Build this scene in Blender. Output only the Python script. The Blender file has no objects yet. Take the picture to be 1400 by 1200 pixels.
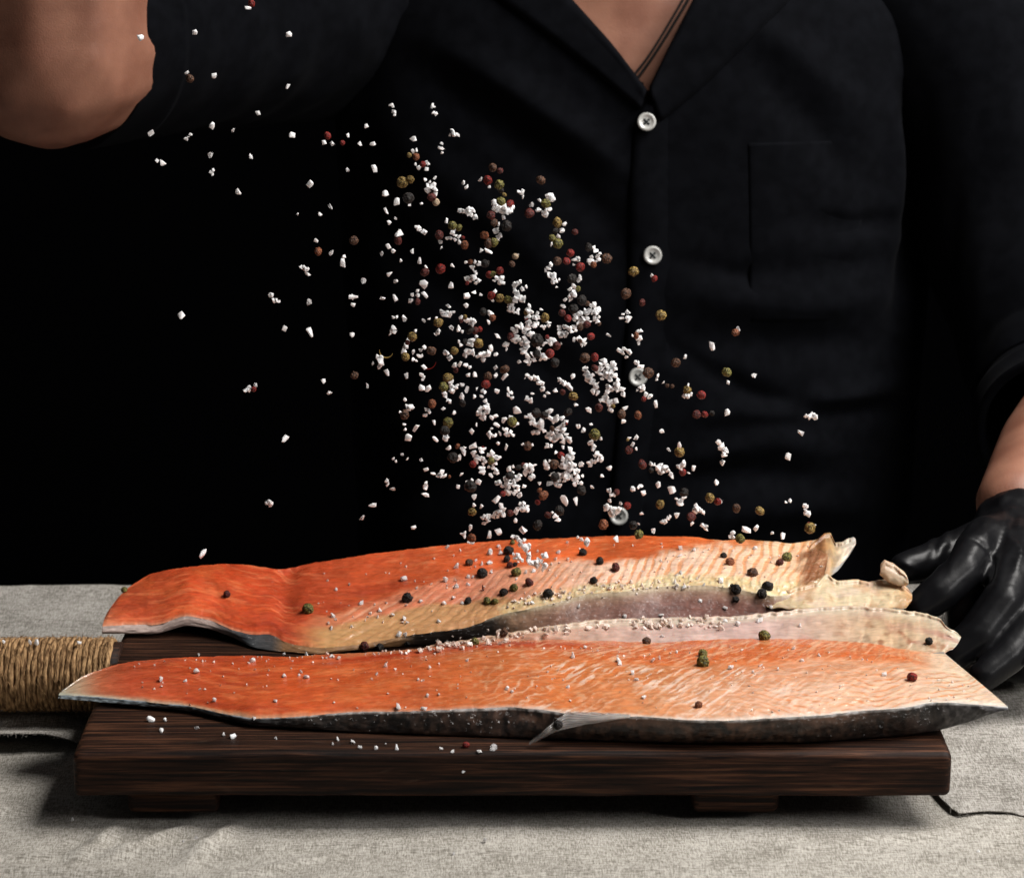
import bpy, bmesh, math, random
import numpy as np
from mathutils import Vector, Matrix
from mathutils.bvhtree import BVHTree

# ------------------------------------------------------------------ camera, world, light, exposure
scene = bpy.context.scene
COL = scene.collection
PITCH = math.radians(14.7)
FPX = 3768.0                      # focal length in photograph pixels (1400 wide)
CAM = np.array((0.0, -1.473, 0.613))
cd = bpy.data.cameras.new('camera'); cam = bpy.data.objects.new('camera', cd); COL.objects.link(cam)
cam.location = CAM; cam.rotation_euler = (math.radians(90) - PITCH, 0, 0)
cd.sensor_width = 36; cd.lens = 36 * FPX / 1400; cd.clip_start = 0.05; cd.clip_end = 50
cd.dof.use_dof = True; cd.dof.focus_distance = 1.69; cd.dof.aperture_fstop = 13
scene.camera = cam

world = bpy.data.worlds.new('World'); scene.world = world; world.use_nodes = True
world.node_tree.nodes['Background'].inputs[0].default_value = (0.85, 0.92, 1.0, 1)
world.node_tree.nodes['Background'].inputs[1].default_value = 0.035

def area(name, loc, target, sx, sy, power, col=(1, 1, 1)):
    l = bpy.data.lights.new(name, 'AREA'); l.shape = 'RECTANGLE'; l.size = sx; l.size_y = sy
    l.energy = power; l.color = col
    o = bpy.data.objects.new(name, l); COL.objects.link(o); o.location = loc
    o.rotation_euler = (Vector(target) - Vector(loc)).to_track_quat('-Z', 'Y').to_euler()
    return o
area('softbox', (1.0, 0.14, 1.58), (0.02, 0.18, 0.05), 0.9, 0.8, 54, (1.0, 0.965, 0.93))
fs = area('front_softbox', (1.9, -0.9, 1.25), (0.32, 0.42, 0.22), 0.8, 0.8, 4.0, (1.0, 0.97, 0.95)); fs.data.spread = math.radians(60)

vs = scene.view_settings
vs.view_transform = 'Standard'; vs.look = 'None'; vs.exposure = 0.0; vs.gamma = 1.0; vs.use_curve_mapping = False
scene.cycles.use_denoising = True
scene.cycles.max_bounces = 8
random.seed(7); rng = np.random.default_rng(7)

# ------------------------------------------------------------------ geometry helpers
FW = np.array((0, math.cos(PITCH), -math.sin(PITCH))); UP = np.array((0, math.sin(PITCH), math.cos(PITCH)))
BT = 0.042                        # height of the cutting board's top above the table
def ray(px, py):
    px = np.asarray(px, float); py = np.asarray(py, float)
    return (FW + ((px - 700) / FPX)[..., None] * np.array((1., 0, 0)) + ((600 - py) / FPX)[..., None] * UP)
def on_z(px, py, z):
    d = ray(px, py); t = (np.asarray(z) - CAM[2]) / d[..., 2]
    return CAM + d * np.asarray(t)[..., None]
def on_y(px, py, y):
    d = ray(px, py); t = (np.asarray(y, float) - CAM[1]) / d[..., 1]
    return CAM + d * np.asarray(t)[..., None]
def project(P):
    q = np.asarray(P) - CAM; dep = q @ FW
    return 700 + FPX * q[..., 0] / dep, 600 - FPX * (q @ UP) / dep, dep
def scale_at(P):                  # metres per photograph pixel at P
    return float((np.asarray(P) - CAM) @ FW) / FPX

def _h(ix, iy, iz, s):
    with np.errstate(over='ignore'):
        h = (ix.astype(np.uint32) * np.uint32(374761393) + iy.astype(np.uint32) * np.uint32(668265263)
             + iz.astype(np.uint32) * np.uint32(2147483647 % 4294967291) + np.uint32(s * 7919 + 17) * np.uint32(2654435761 % 4294967296))
        h = (h ^ (h >> np.uint32(13))) * np.uint32(1274126177)
        h = h ^ (h >> np.uint32(16))
        h = h * np.uint32(2246822519); h = h ^ (h >> np.uint32(15))
    return h.astype(np.float64) / 4294967295.0
def vnoise(x, y, z=0.0, seed=0):
    x, y, z = np.broadcast_arrays(np.asarray(x, float), np.asarray(y, float), np.asarray(z, float))
    i = [np.floor(a).astype(np.int64) for a in (x, y, z)]
    f = [a - b for a, b in zip((x, y, z), i)]
    u = [a * a * (3 - 2 * a) for a in f]
    r = 0
    for dx in (0, 1):
        for dy in (0, 1):
            for dz in (0, 1):
                w = (u[0] if dx else 1 - u[0]) * (u[1] if dy else 1 - u[1]) * (u[2] if dz else 1 - u[2])
                r = r + w * _h(i[0] + dx, i[1] + dy, i[2] + dz, seed)
    return r * 2 - 1
def fbm(x, y, z=0.0, seed=0, octs=4):
    r = 0; a = 1; t = 0
    for k in range(octs):
        r = r + a * vnoise(np.asarray(x) * 2 ** k, np.asarray(y) * 2 ** k, np.asarray(z) * 2 ** k, seed + k * 11); t += a; a *= .5
    return r / t
def lin(c):
    c = np.asarray(c, float) / 255.0
    return np.where(c <= 0.04045, c / 12.92, ((c + 0.055) / 1.055) ** 2.4)
def sstep(a, b, x):
    t = np.clip((np.asarray(x, float) - a) / (b - a), 0, 1); return t * t * (3 - 2 * t)
def mix(a, b, w):
    w = np.asarray(w)[..., None]; return a * (1 - w) + np.asarray(b, float) * w
def ramp(x, stops):
    xs = [s[0] for s in stops]
    return np.stack([np.interp(x, xs, [s[1][k] for s in stops]) for k in range(3)], -1)

def mesh_obj(name, verts, faces, mat, parent=None, smooth=True, col=None):
    me = bpy.data.meshes.new(name)
    me.from_pydata(np.asarray(verts, float).tolist(), [], faces if isinstance(faces, list) else faces.tolist())
    me.update()
    if smooth: me.polygons.foreach_set('use_smooth', [True] * len(me.polygons))
    if col is not None:
        a = me.color_attributes.new('Col', 'FLOAT_COLOR', 'POINT')
        c = np.ones((len(verts), 4)); c[:, :3] = col
        a.data.foreach_set('color', c.astype(np.float32).ravel())
    for m in (mat if isinstance(mat, (list, tuple)) else [mat]): me.materials.append(m)
    o = bpy.data.objects.new(name, me); COL.objects.link(o)
    if parent is not None: o.parent = parent
    return o
def bm_obj(name, bm, mat, parent=None, smooth=False):
    me = bpy.data.meshes.new(name); bm.to_mesh(me); bm.free()
    if smooth: me.polygons.foreach_set('use_smooth', [True] * len(me.polygons))
    for m in (mat if isinstance(mat, (list, tuple)) else [mat]): me.materials.append(m)
    o = bpy.data.objects.new(name, me); COL.objects.link(o)
    if parent is not None: o.parent = parent
    return o
def empty(name, loc=(0, 0, 0)):
    o = bpy.data.objects.new(name, None); COL.objects.link(o); o.location = loc; o.empty_display_size = .02
    return o
def parent_keep(o, p):
    o.parent = p; o.matrix_parent_inverse = Matrix.Translation(p.location).inverted()
def tag(o, label, cat, group=None, kind=None):
    o['label'] = label; o['category'] = cat
    if group: o['group'] = group
    if kind: o['kind'] = kind
    return o
def grid_faces(nu, nv, wrap_v=False, flip=False):
    i, j = np.meshgrid(np.arange(nu - 1), np.arange(nv if wrap_v else nv - 1), indexing='ij')
    j2 = (j + 1) % nv
    f = np.stack([i * nv + j, (i + 1) * nv + j, (i + 1) * nv + j2, i * nv + j2], -1).reshape(-1, 4)
    return f[:, ::-1] if flip else f
def smooth1(a, k):
    if k < 1: return a
    w = np.hanning(2 * k + 3)[1:-1]; w /= w.sum()
    p = np.concatenate([2 * a[0] - a[k:0:-1], a, 2 * a[-1] - a[-2:-k - 2:-1]])
    return np.convolve(p, w, 'valid')
def line3(pts, n, k=None, wob=0, seed=0):
    """a run of (photo x, photo y, height in cm above the board) as n points in space"""
    p = np.array(pts, float); t = np.linspace(p[0, 0], p[-1, 0], n)
    y = np.interp(t, p[:, 0], p[:, 1]); h = np.interp(t, p[:, 0], p[:, 2])
    k = max(1, n // 70) if k is None else k
    y = smooth1(y, k); h = smooth1(h, k)
    if wob: y = y + wob * fbm(t / 9., t * 0, 0, seed, 3) * np.clip(np.minimum(np.arange(n), np.arange(n)[::-1]) / 12, 0, 1)
    return on_z(t, y, BT + h / 100), t

# ------------------------------------------------------------------ material helpers
def mat_new(name):
    m = bpy.data.materials.new(name); m.use_nodes = True
    nt = m.node_tree; return m, nt, nt.nodes, nt.links, nt.nodes['Principled BSDF']
def nd(ns, typ, **kw):
    n = ns.new(typ)
    for k, v in kw.items(): setattr(n, k, v)
    return n
def simple(name, col, rough=.5, spec=.5, **kw):
    m, nt, ns, ls, b = mat_new(name)
    b.inputs['Base Color'].default_value = (*col, 1); b.inputs['Roughness'].default_value = rough
    b.inputs['Specular IOR Level'].default_value = spec
    for k, v in kw.items(): b.inputs[k].default_value = v
    return m
def noise_mat(name, c1, c2, scale, rough=.5, bump=0.0, bscale=None, bdist=.001, stretch=(1, 1, 1), spec=.5, lo=.35, hi=.65, **kw):
    m, nt, ns, ls, b = mat_new(name)
    tc = nd(ns, 'ShaderNodeTexCoord'); mp = nd(ns, 'ShaderNodeMapping'); mp.inputs['Scale'].default_value = stretch
    ls.new(tc.outputs['Object'], mp.inputs['Vector'])
    no = nd(ns, 'ShaderNodeTexNoise'); no.inputs['Scale'].default_value = scale; no.inputs['Detail'].default_value = 6
    ls.new(mp.outputs[0], no.inputs['Vector'])
    cr = nd(ns, 'ShaderNodeValToRGB'); cr.color_ramp.elements[0].position = lo; cr.color_ramp.elements[1].position = hi
    cr.color_ramp.elements[0].color = (*c1, 1); cr.color_ramp.elements[1].color = (*c2, 1)
    ls.new(no.outputs['Fac'], cr.inputs[0]); ls.new(cr.outputs[0], b.inputs['Base Color'])
    b.inputs['Roughness'].default_value = rough; b.inputs['Specular IOR Level'].default_value = spec
    if bump:
        n2 = nd(ns, 'ShaderNodeTexNoise'); n2.inputs['Scale'].default_value = bscale or scale * 2; n2.inputs['Detail'].default_value = 4
        ls.new(mp.outputs[0], n2.inputs['Vector'])
        bp = nd(ns, 'ShaderNodeBump'); bp.inputs['Strength'].default_value = bump; bp.inputs['Distance'].default_value = bdist
        ls.new(n2.outputs['Fac'], bp.inputs['Height']); ls.new(bp.outputs[0], b.inputs['Normal'])
    for k, v in kw.items(): b.inputs[k].default_value = v
    return m

def make_flesh_mat(name, rough, bump, sss, spec=.5, coat=None):
    m, nt, ns, ls, b = mat_new(name)
    at = nd(ns, 'ShaderNodeVertexColor', layer_name='Col')
    tc = nd(ns, 'ShaderNodeTexCoord'); mp = nd(ns, 'ShaderNodeMapping'); mp.inputs['Scale'].default_value = (0.35, 1, 1)
    ls.new(tc.outputs['Object'], mp.inputs['Vector'])
    no = nd(ns, 'ShaderNodeTexNoise'); no.inputs['Scale'].default_value = 420; no.inputs['Detail'].default_value = 5
    ls.new(mp.outputs[0], no.inputs['Vector'])
    mr = nd(ns, 'ShaderNodeMapRange'); mr.inputs['From Min'].default_value = .25; mr.inputs['From Max'].default_value = .75
    mr.inputs['To Min'].default_value = .78; mr.inputs['To Max'].default_value = 1.2
    ls.new(no.outputs['Fac'], mr.inputs['Value'])
    mx = nd(ns, 'ShaderNodeMix', data_type='RGBA', blend_type='MULTIPLY'); mx.inputs['Factor'].default_value = 1
    ls.new(at.outputs['Color'], mx.inputs['A']); ls.new(mr.outputs[0], mx.inputs['B']); ls.new(mx.outputs['Result'], b.inputs['Base Color'])
    b.inputs['Specular IOR Level'].default_value = spec
    n2 = nd(ns, 'ShaderNodeTexNoise'); n2.inputs['Scale'].default_value = 260; n2.inputs['Detail'].default_value = 3
    ls.new(mp.outputs[0], n2.inputs['Vector'])
    rr = nd(ns, 'ShaderNodeMapRange'); rr.inputs['From Min'].default_value = .35; rr.inputs['From Max'].default_value = .65
    rr.inputs['To Min'].default_value = rough - .1; rr.inputs['To Max'].default_value = rough + .15
    ls.new(n2.outputs['Fac'], rr.inputs['Value']); ls.new(rr.outputs[0], b.inputs['Roughness'])
    bp = nd(ns, 'ShaderNodeBump'); bp.inputs['Strength'].default_value = bump; bp.inputs['Distance'].default_value = .0006
    ls.new(no.outputs['Fac'], bp.inputs['Height']); ls.new(bp.outputs[0], b.inputs['Normal'])
    n3 = nd(ns, 'ShaderNodeTexNoise'); n3.inputs['Scale'].default_value = 330; n3.inputs['Detail'].default_value = 2
    mp3 = nd(ns, 'ShaderNodeMapping'); mp3.inputs['Scale'].default_value = (.6, 1, 1); ls.new(tc.outputs['Object'], mp3.inputs['Vector']); ls.new(mp3.outputs[0], n3.inputs['Vector'])
    b3 = nd(ns, 'ShaderNodeBump'); b3.inputs['Strength'].default_value = .9; b3.inputs['Distance'].default_value = .0016 if sss else .005
    ls.new(n3.outputs['Fac'], b3.inputs['Height']); ls.new(b3.outputs[0], b.inputs['Coat Normal'])
    b.inputs['Coat Weight'].default_value = coat if coat is not None else (.5 if sss else .3); b.inputs['Coat Roughness'].default_value = .09
    b.inputs['Subsurface Weight'].default_value = sss; b.inputs['Subsurface Radius'].default_value = (1, .35, .2)
    b.inputs['Subsurface Scale'].default_value = .004
    return m

M = {}
M['flesh'] = make_flesh_mat('salmon_flesh', .3, .22, .18)
M['membrane'] = make_flesh_mat('belly_membrane', .38, .2, .25, .4, .12)
M['fin'] = make_flesh_mat('fin_membrane', .3, .2, .2); M['fin'].node_tree.nodes['Principled BSDF'].inputs['Alpha'].default_value = .55
M['skin_fish'] = make_flesh_mat('fish_skin', .42, .5, 0, .4)
M['black'] = simple('black_backdrop', (.0006, .0006, .0008), .95, .02)

def wood_mat(name, dark, light, red):
    m, nt, ns, ls, b = mat_new(name)
    tc = nd(ns, 'ShaderNodeTexCoord'); mp = nd(ns, 'ShaderNodeMapping'); mp.inputs['Scale'].default_value = (1.0, 32, 32)
    ls.new(tc.outputs['Object'], mp.inputs['Vector'])
    n1 = nd(ns, 'ShaderNodeTexNoise'); n1.inputs['Scale'].default_value = 14; n1.inputs['Detail'].default_value = 8; n1.inputs['Roughness'].default_value = .65; n1.inputs['Distortion'].default_value = .4
    ls.new(mp.outputs[0], n1.inputs['Vector'])
    cr = nd(ns, 'ShaderNodeValToRGB'); e = cr.color_ramp.elements
    e[0].position = .40; e[0].color = (*dark, 1); e[1].position = .66; e[1].color = (*light, 1)
    k = cr.color_ramp.elements.new(.52); k.color = (*red, 1)
    ls.new(n1.outputs['Fac'], cr.inputs[0])
    n3 = nd(ns, 'ShaderNodeTexNoise'); n3.inputs['Scale'].default_value = 9; n3.inputs['Detail'].default_value = 4
    ls.new(tc.outputs['Object'], n3.inputs['Vector'])
    mr = nd(ns, 'ShaderNodeMapRange'); mr.inputs['From Min'].default_value = .3; mr.inputs['From Max'].default_value = .7; mr.inputs['To Min'].default_value = .55; mr.inputs['To Max'].default_value = 1.3
    ls.new(n3.outputs['Fac'], mr.inputs['Value'])
    mx = nd(ns, 'ShaderNodeMix', data_type='RGBA', blend_type='MULTIPLY'); mx.inputs['Factor'].default_value = 1
    ls.new(cr.outputs[0], mx.inputs['A']); ls.new(mr.outputs[0], mx.inputs['B'])
    # pale scuffs
    n4 = nd(ns, 'ShaderNodeTexNoise'); n4.inputs['Scale'].default_value = 60; n4.inputs['Detail'].default_value = 6; n4.inputs['Distortion'].default_value = 1.5
    mp2 = nd(ns, 'ShaderNodeMapping'); mp2.inputs['Scale'].default_value = (.4, 2, 2); ls.new(tc.outputs['Object'], mp2.inputs['Vector']); ls.new(mp2.outputs[0], n4.inputs['Vector'])
    c2 = nd(ns, 'ShaderNodeValToRGB'); c2.color_ramp.elements[0].position = .66; c2.color_ramp.elements[0].color = (0, 0, 0, 1); c2.color_ramp.elements[1].position = .78; c2.color_ramp.elements[1].color = (.45, .45, .45, 1)
    ls.new(n4.outputs['Fac'], c2.inputs[0])
    m2 = nd(ns, 'ShaderNodeMix', data_type='RGBA'); ls.new(c2.outputs[0], m2.inputs['Factor']); ls.new(mx.outputs['Result'], m2.inputs['A']); m2.inputs['B'].default_value = (.085, .055, .038, 1)
    ls.new(m2.outputs['Result'], b.inputs['Base Color'])
    b.inputs['Roughness'].default_value = .58; b.inputs['Specular IOR Level'].default_value = .16
    bp = nd(ns, 'ShaderNodeBump'); bp.inputs['Strength'].default_value = .6; bp.inputs['Distance'].default_value = .0008
    ls.new(n1.outputs['Fac'], bp.inputs['Height']); ls.new(bp.outputs[0], b.inputs['Normal'])
    return m
M['wood'] = wood_mat('dark_board_wood', (.0042, .0018, .0012), (.088, .036, .018), (.025, .0098, .005))

def linen_mat(name, c1, c2):
    m, nt, ns, ls, b = mat_new(name)
    tc = nd(ns, 'ShaderNodeTexCoord')
    def thread(sc, seed):
        mp = nd(ns, 'ShaderNodeMapping'); mp.inputs['Scale'].default_value = sc; mp.inputs['Location'].default_value = (seed, seed * 2, 0); mp.inputs['Rotation'].default_value = (0, 0, .12)
        ls.new(tc.outputs['Object'], mp.inputs['Vector'])
        n = nd(ns, 'ShaderNodeTexNoise'); n.inputs['Scale'].default_value = 1; n.inputs['Detail'].default_value = 3; n.inputs['Roughness'].default_value = .7
        ls.new(mp.outputs[0], n.inputs['Vector']); return n
    a = thread((170, 1350, 200), 1); c = thread((1350, 200, 200), 4)
    mx = nd(ns, 'ShaderNodeMath', operation='ADD'); ls.new(a.outputs['Fac'], mx.inputs[0]); ls.new(c.outputs['Fac'], mx.inputs[1])
    big = nd(ns, 'ShaderNodeTexNoise'); big.inputs['Scale'].default_value = 26; big.inputs['Detail'].default_value = 5
    ls.new(tc.outputs['Object'], big.inputs['Vector'])
    m3 = nd(ns, 'ShaderNodeMath', operation='MULTIPLY_ADD'); ls.new(big.outputs['Fac'], m3.inputs[0]); m3.inputs[1].default_value = .38; ls.new(mx.outputs[0], m3.inputs[2])
    cr = nd(ns, 'ShaderNodeValToRGB'); cr.color_ramp.elements[0].position = .49; cr.color_ramp.elements[1].position = .65
    cr.color_ramp.elements[0].color = (*c1, 1); cr.color_ramp.elements[1].color = (*c2, 1)
    mh = nd(ns, 'ShaderNodeMath', operation='MULTIPLY'); ls.new(m3.outputs[0], mh.inputs[0]); mh.inputs[1].default_value = .48
    ls.new(mh.outputs[0], cr.inputs[0]); ls.new(cr.outputs[0], b.inputs['Base Color'])
    b.inputs['Roughness'].default_value = .92; b.inputs['Specular IOR Level'].default_value = .1
    bp = nd(ns, 'ShaderNodeBump'); bp.inputs['Strength'].default_value = .8; bp.inputs['Distance'].default_value = .0009
    ls.new(mx.outputs[0], bp.inputs['Height']); ls.new(bp.outputs[0], b.inputs['Normal'])
    return m
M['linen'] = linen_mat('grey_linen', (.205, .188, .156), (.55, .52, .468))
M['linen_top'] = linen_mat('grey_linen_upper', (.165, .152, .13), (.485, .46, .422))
M['twine'] = noise_mat('jute_twine', (.11, .055, .022), (.52, .32, .155), 700, .85, .9, 1500, .0008, (1, .25, .25), .2)
M['shirt'] = noise_mat('black_cotton', (.0014, .0016, .0024), (.0025, .0028, .0040), 90, .9, .35, 1600, .0004, (1, 1, 1), .04)
M['shirt'].node_tree.nodes['Principled BSDF'].inputs['Sheen Weight'].default_value = .006
M['skin'] = noise_mat('human_skin', (.185, .077, .048), (.27, .125, .08), 32, .5, .35, 900, .0006, (1, 1, 1), .35, **{'Subsurface Weight': .12, 'Subsurface Scale': .006, 'Subsurface Radius': (1, .3, .15)})
M['glove'] = noise_mat('black_nitrile', (.003, .003, .0036), (.0055, .0055, .0064), 60, .36, .16, 75, .0025, (1, 1, 1), .17)
M['button'] = simple('button_shell', (.40, .40, .38), .22, .6)
M['thread'] = simple('button_thread', (.012, .015, .016), .8, .1)
M['cord'] = simple('black_cord', (.01, .01, .01), .7, .2)
M['salt'] = noise_mat('salt_crystal', (.86, .84, .84), (.97, .96, .96), 500, .35, .3, 900, .0004, (1, 1, 1), .5, **{'Subsurface Weight': .85, 'Subsurface Scale': .0035, 'Subsurface Radius': (1, .96, .93)})
M['salt_clear'] = noise_mat('salt_crystal_clear', (.88, .86, .86), (.98, .97, .97), 1.5, .12, .3, 4, .0004, (1, 1, 1), .6, **{'Transmission Weight': .55, 'IOR': 1.5})
M['salt_fine'] = noise_mat('salt_melting', (.80, .62, .52), (.96, .86, .78), 260, .18, .4, 900, .0005, (1, 1, 1), .5, **{'Transmission Weight': .35, 'IOR': 1.4})
M['salt_wet'] = noise_mat('salt_crystal_damp', (.84, .74, .70), (.96, .90, .87), 500, .2, .4, 900, .0006, (1, 1, 1), .5, **{'Transmission Weight': .2, 'IOR': 1.45, 'Subsurface Weight': .8, 'Subsurface Scale': .004, 'Subsurface Radius': (1, .9, .85)})
PC = {'k': ('black', (.004, .0035, .003), (.022, .016, .013)), 'b': ('brown', (.03, .012, .007), (.16, .075, .04)),
      'r': ('red', (.10, .005, .004), (.34, .022, .015)), 'd': ('dark red', (.035, .006, .005), (.16, .025, .018)),
      'g': ('golden', (.10, .055, .012), (.40, .27, .075)), 'o': ('olive', (.05, .045, .008), (.27, .24, .06)),
      'c': ('cream', (.42, .28, .16), (.75, .58, .40)), 'a': ('rust', (.11, .028, .010), (.36, .12, .05))}
for k, (nm, a_, b_) in PC.items():
    M['pep_' + k] = noise_mat('peppercorn_' + nm.replace(' ', '_'), tuple(c_ * .45 for c_ in a_), tuple(c_ * .9 for c_ in b_), 3.2, .42, .8, 7, .0008, (1, 1, 1), .3, .42, .60)
# ------------------------------------------------------------------ setting: backdrop, table, cloths
bk = mesh_obj('wall_back', [(-3, 1.9, -1), (3, 1.9, -1), (3, 1.9, 2.5), (-3, 1.9, 2.5)], [(0, 1, 2, 3)], M['black']); bk['kind'] = 'structure'

def make_table():
    root = empty('table', (0, .05, -.78)); tag(root, 'table hidden beneath the grey linen cloths', 'table')
    def box(name, x0, x1, y0, y1, z0, z1):
        bm = bmesh.new(); bmesh.ops.create_cube(bm, size=1)
        bmesh.ops.scale(bm, vec=(x1 - x0, y1 - y0, z1 - z0), verts=bm.verts)
        bmesh.ops.translate(bm, vec=((x0 + x1) / 2, (y0 + y1) / 2, (z0 + z1) / 2 ), verts=bm.verts)
        bmesh.ops.bevel(bm, geom=bm.edges[:], offset=.004, segments=2, affect='EDGES')
        o = bm_obj(name, bm, M['wood']); parent_keep(o, root); return o
    box('tabletop', -.85, .85, -.40, .445, -.045, -.012)
    for x in (-.8, .8):
        for y in (-.34, .39): box('leg', x - .03, x + .03, y - .03, y + .03, -.78, -.046)
make_table()

def cloth_height(x, y, seed):
    w = 0.0016 * fbm(x * 5, y * 9, 0, seed, 4) + .0007 * fbm(x * 30, y * 60, 0, seed + 3, 3)
    # long soft creases in front of the board
    for (x0, y0, ang, ln, wd, am) in ((-.22, -.035, .12, .10, .006, .0022), (-.26, -.06, -.05, .12, .007, .002), (-.13, -.055, .5, .05, .005, .0018),
                                      (.06, -.06, .08, .12, .006, .0014), (.27, -.045, -.2, .07, .005, .0016), (-.05, -.03, -.15, .09, .005, .0014),
                                      (.33, .10, 1.1, .10, .006, .0012), (-.33, .02, .2, .07, .008, .003), (-.17, -.02, 1.2, .03, .006, .003), (-.205, -.018, .9, .03, .005, .003),
                                      (-.235, -.02, 1.3, .03, .005, .0025), (.2, -.02, .25, .05, .004, .002), (.31, -.02, .1, .06, .004, .002)):
        c, s = math.cos(ang), math.sin(ang); u = (x - x0) * c + (y - y0) * s; v = -(x - x0) * s + (y - y0) * c
        w = w + 1.7 * am * np.exp(-(u / ln) ** 2 - (v / wd) ** 2)
    return w
def make_tablecloth():
    nx, ny = 420, 300
    xs = np.linspace(-.80, .80, nx); ys = np.linspace(-.40, .50, ny)
    X, Y = np.meshgrid(xs, ys, indexing='ij')
    Z = cloth_height(X, Y, 5) - .0048
    under = sstep(.0, .03, Y) * sstep(.30, .26, np.abs(X))
    Z = Z * (1 - under) + -.0062 * under
    over = np.clip(Y - .452, 0, None); Z = Z - over * 6 ; Y = np.where(Y > .452, .452 + over * .15, Y)
    o = mesh_obj('tablecloth', np.stack([X, Y, Z], -1).reshape(-1, 3), grid_faces(nx, ny), M['linen'])
    tag(o, 'pale grey linen tablecloth creased in front of the cutting board', 'tablecloth')
make_tablecloth()
def make_upper_cloth():
    nx, ny = 460, 170
    xs = np.linspace(-.80, .80, nx)
    # front edge read off the photograph (photo x, photo y) -> table
    ex = np.array([-700, 0, 40, 80, 120, 300, 1240, 1282, 1300, 1312, 1330, 1350, 1375, 1400, 2100.])
    ey = np.array([1024, 1021, 1022, 1018, 1012, 1010, 1030, 1080, 1098, 1106, 1102, 1100, 1104, 1109, 1120.])
    P = on_z(ex, ey, 0 * ex)
    edge = np.interp(xs, P[:, 0], P[:, 1]); edge = edge + .0012 * fbm(xs * 120, xs * 0, 0, 3, 3)
    t = np.linspace(0, 1, ny) ** 1.25
    X = np.repeat(xs[:, None], ny, 1); Y = edge[:, None] + (.46 - edge[:, None]) * t[None]
    Z = cloth_height(X, Y, 5) * .9 - .0022 + .0003
    d = Y - edge[:, None]
    left = sstep(-.235, -.30, X)
    Z = Z + left * (.010 * np.exp(-(d / .022) ** 2) + .005 * np.exp(-((d - .05) / .012) ** 2)) * (1 + .25 * fbm(X * 14, Y * 0, 0, 6, 2))
    right = sstep(.245, .26, X); Z = Z + right * (-.0016 * np.exp(-(d / .014) ** 2) + .0014 * np.exp(-(d / .006) ** 2) * np.clip(fbm(X * 40, Y * 0, 0, 28, 2) * 2.2, 0, 1)) * (1 + .3 * fbm(X * 60, Y * 0, 0, 8, 2))
    under = sstep(-.005, .02, Y) * sstep(.285, .252, np.abs(X)) * sstep(.33, .29, Y)
    Z = Z * (1 - under) + -.0025 * under
    tail = np.clip((Y - .44) / .02, 0, 1); Z = Z - tail ** 2 * .012 + .003 * np.exp(-((Y - .44) / .01) ** 2)
    Z = np.where(Y > .458, Z - .03, Z)
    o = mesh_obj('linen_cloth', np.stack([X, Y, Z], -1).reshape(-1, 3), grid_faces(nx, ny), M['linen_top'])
    sm = o.modifiers.new('thick', 'SOLIDIFY'); sm.thickness = .0007; sm.offset = -1
    tag(o, 'upper grey linen cloth with frayed lifted edge lying under the wooden board', 'cloth')
    # loose threads along the frayed edge
    V = []; F = []
    def hair(p, d, ln, r):
        q = p; b = len(V); n = 4
        dirv = np.array(d, float)
        for k in range(n):
            side = np.array((r, 0, 0)) if abs(dirv[0]) < .7 else np.array((0, r, 0))
            V.append(q - side); V.append(q + side); V.append(q + np.array((0, 0, r)))
            dirv = dirv + rng.normal(0, .35, 3); q = q + dirv / np.linalg.norm(dirv) * ln / n
        for k in range(n - 1):
            a = b + 3 * k
            for j in range(3): F.append((a + j, a + (j + 1) % 3, a + 3 + (j + 1) % 3, a + 3 + j))
    for x in np.concatenate([rng.uniform(-.40, -.25, 170), rng.uniform(.25, .40, 60)]):
        i = int(np.argmin(abs(xs - x))); hair(np.array((x, edge[i] + .0005, Z[i, 0] - rng.uniform(0, .0008))), (rng.normal(0, .5), -1, rng.normal(-.2, .3)), rng.uniform(.0015, .005), .00013)
    mesh_obj('frayed_threads', V, F, M['linen_top'], o)['kind'] = 'stuff'
make_upper_cloth()

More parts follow.
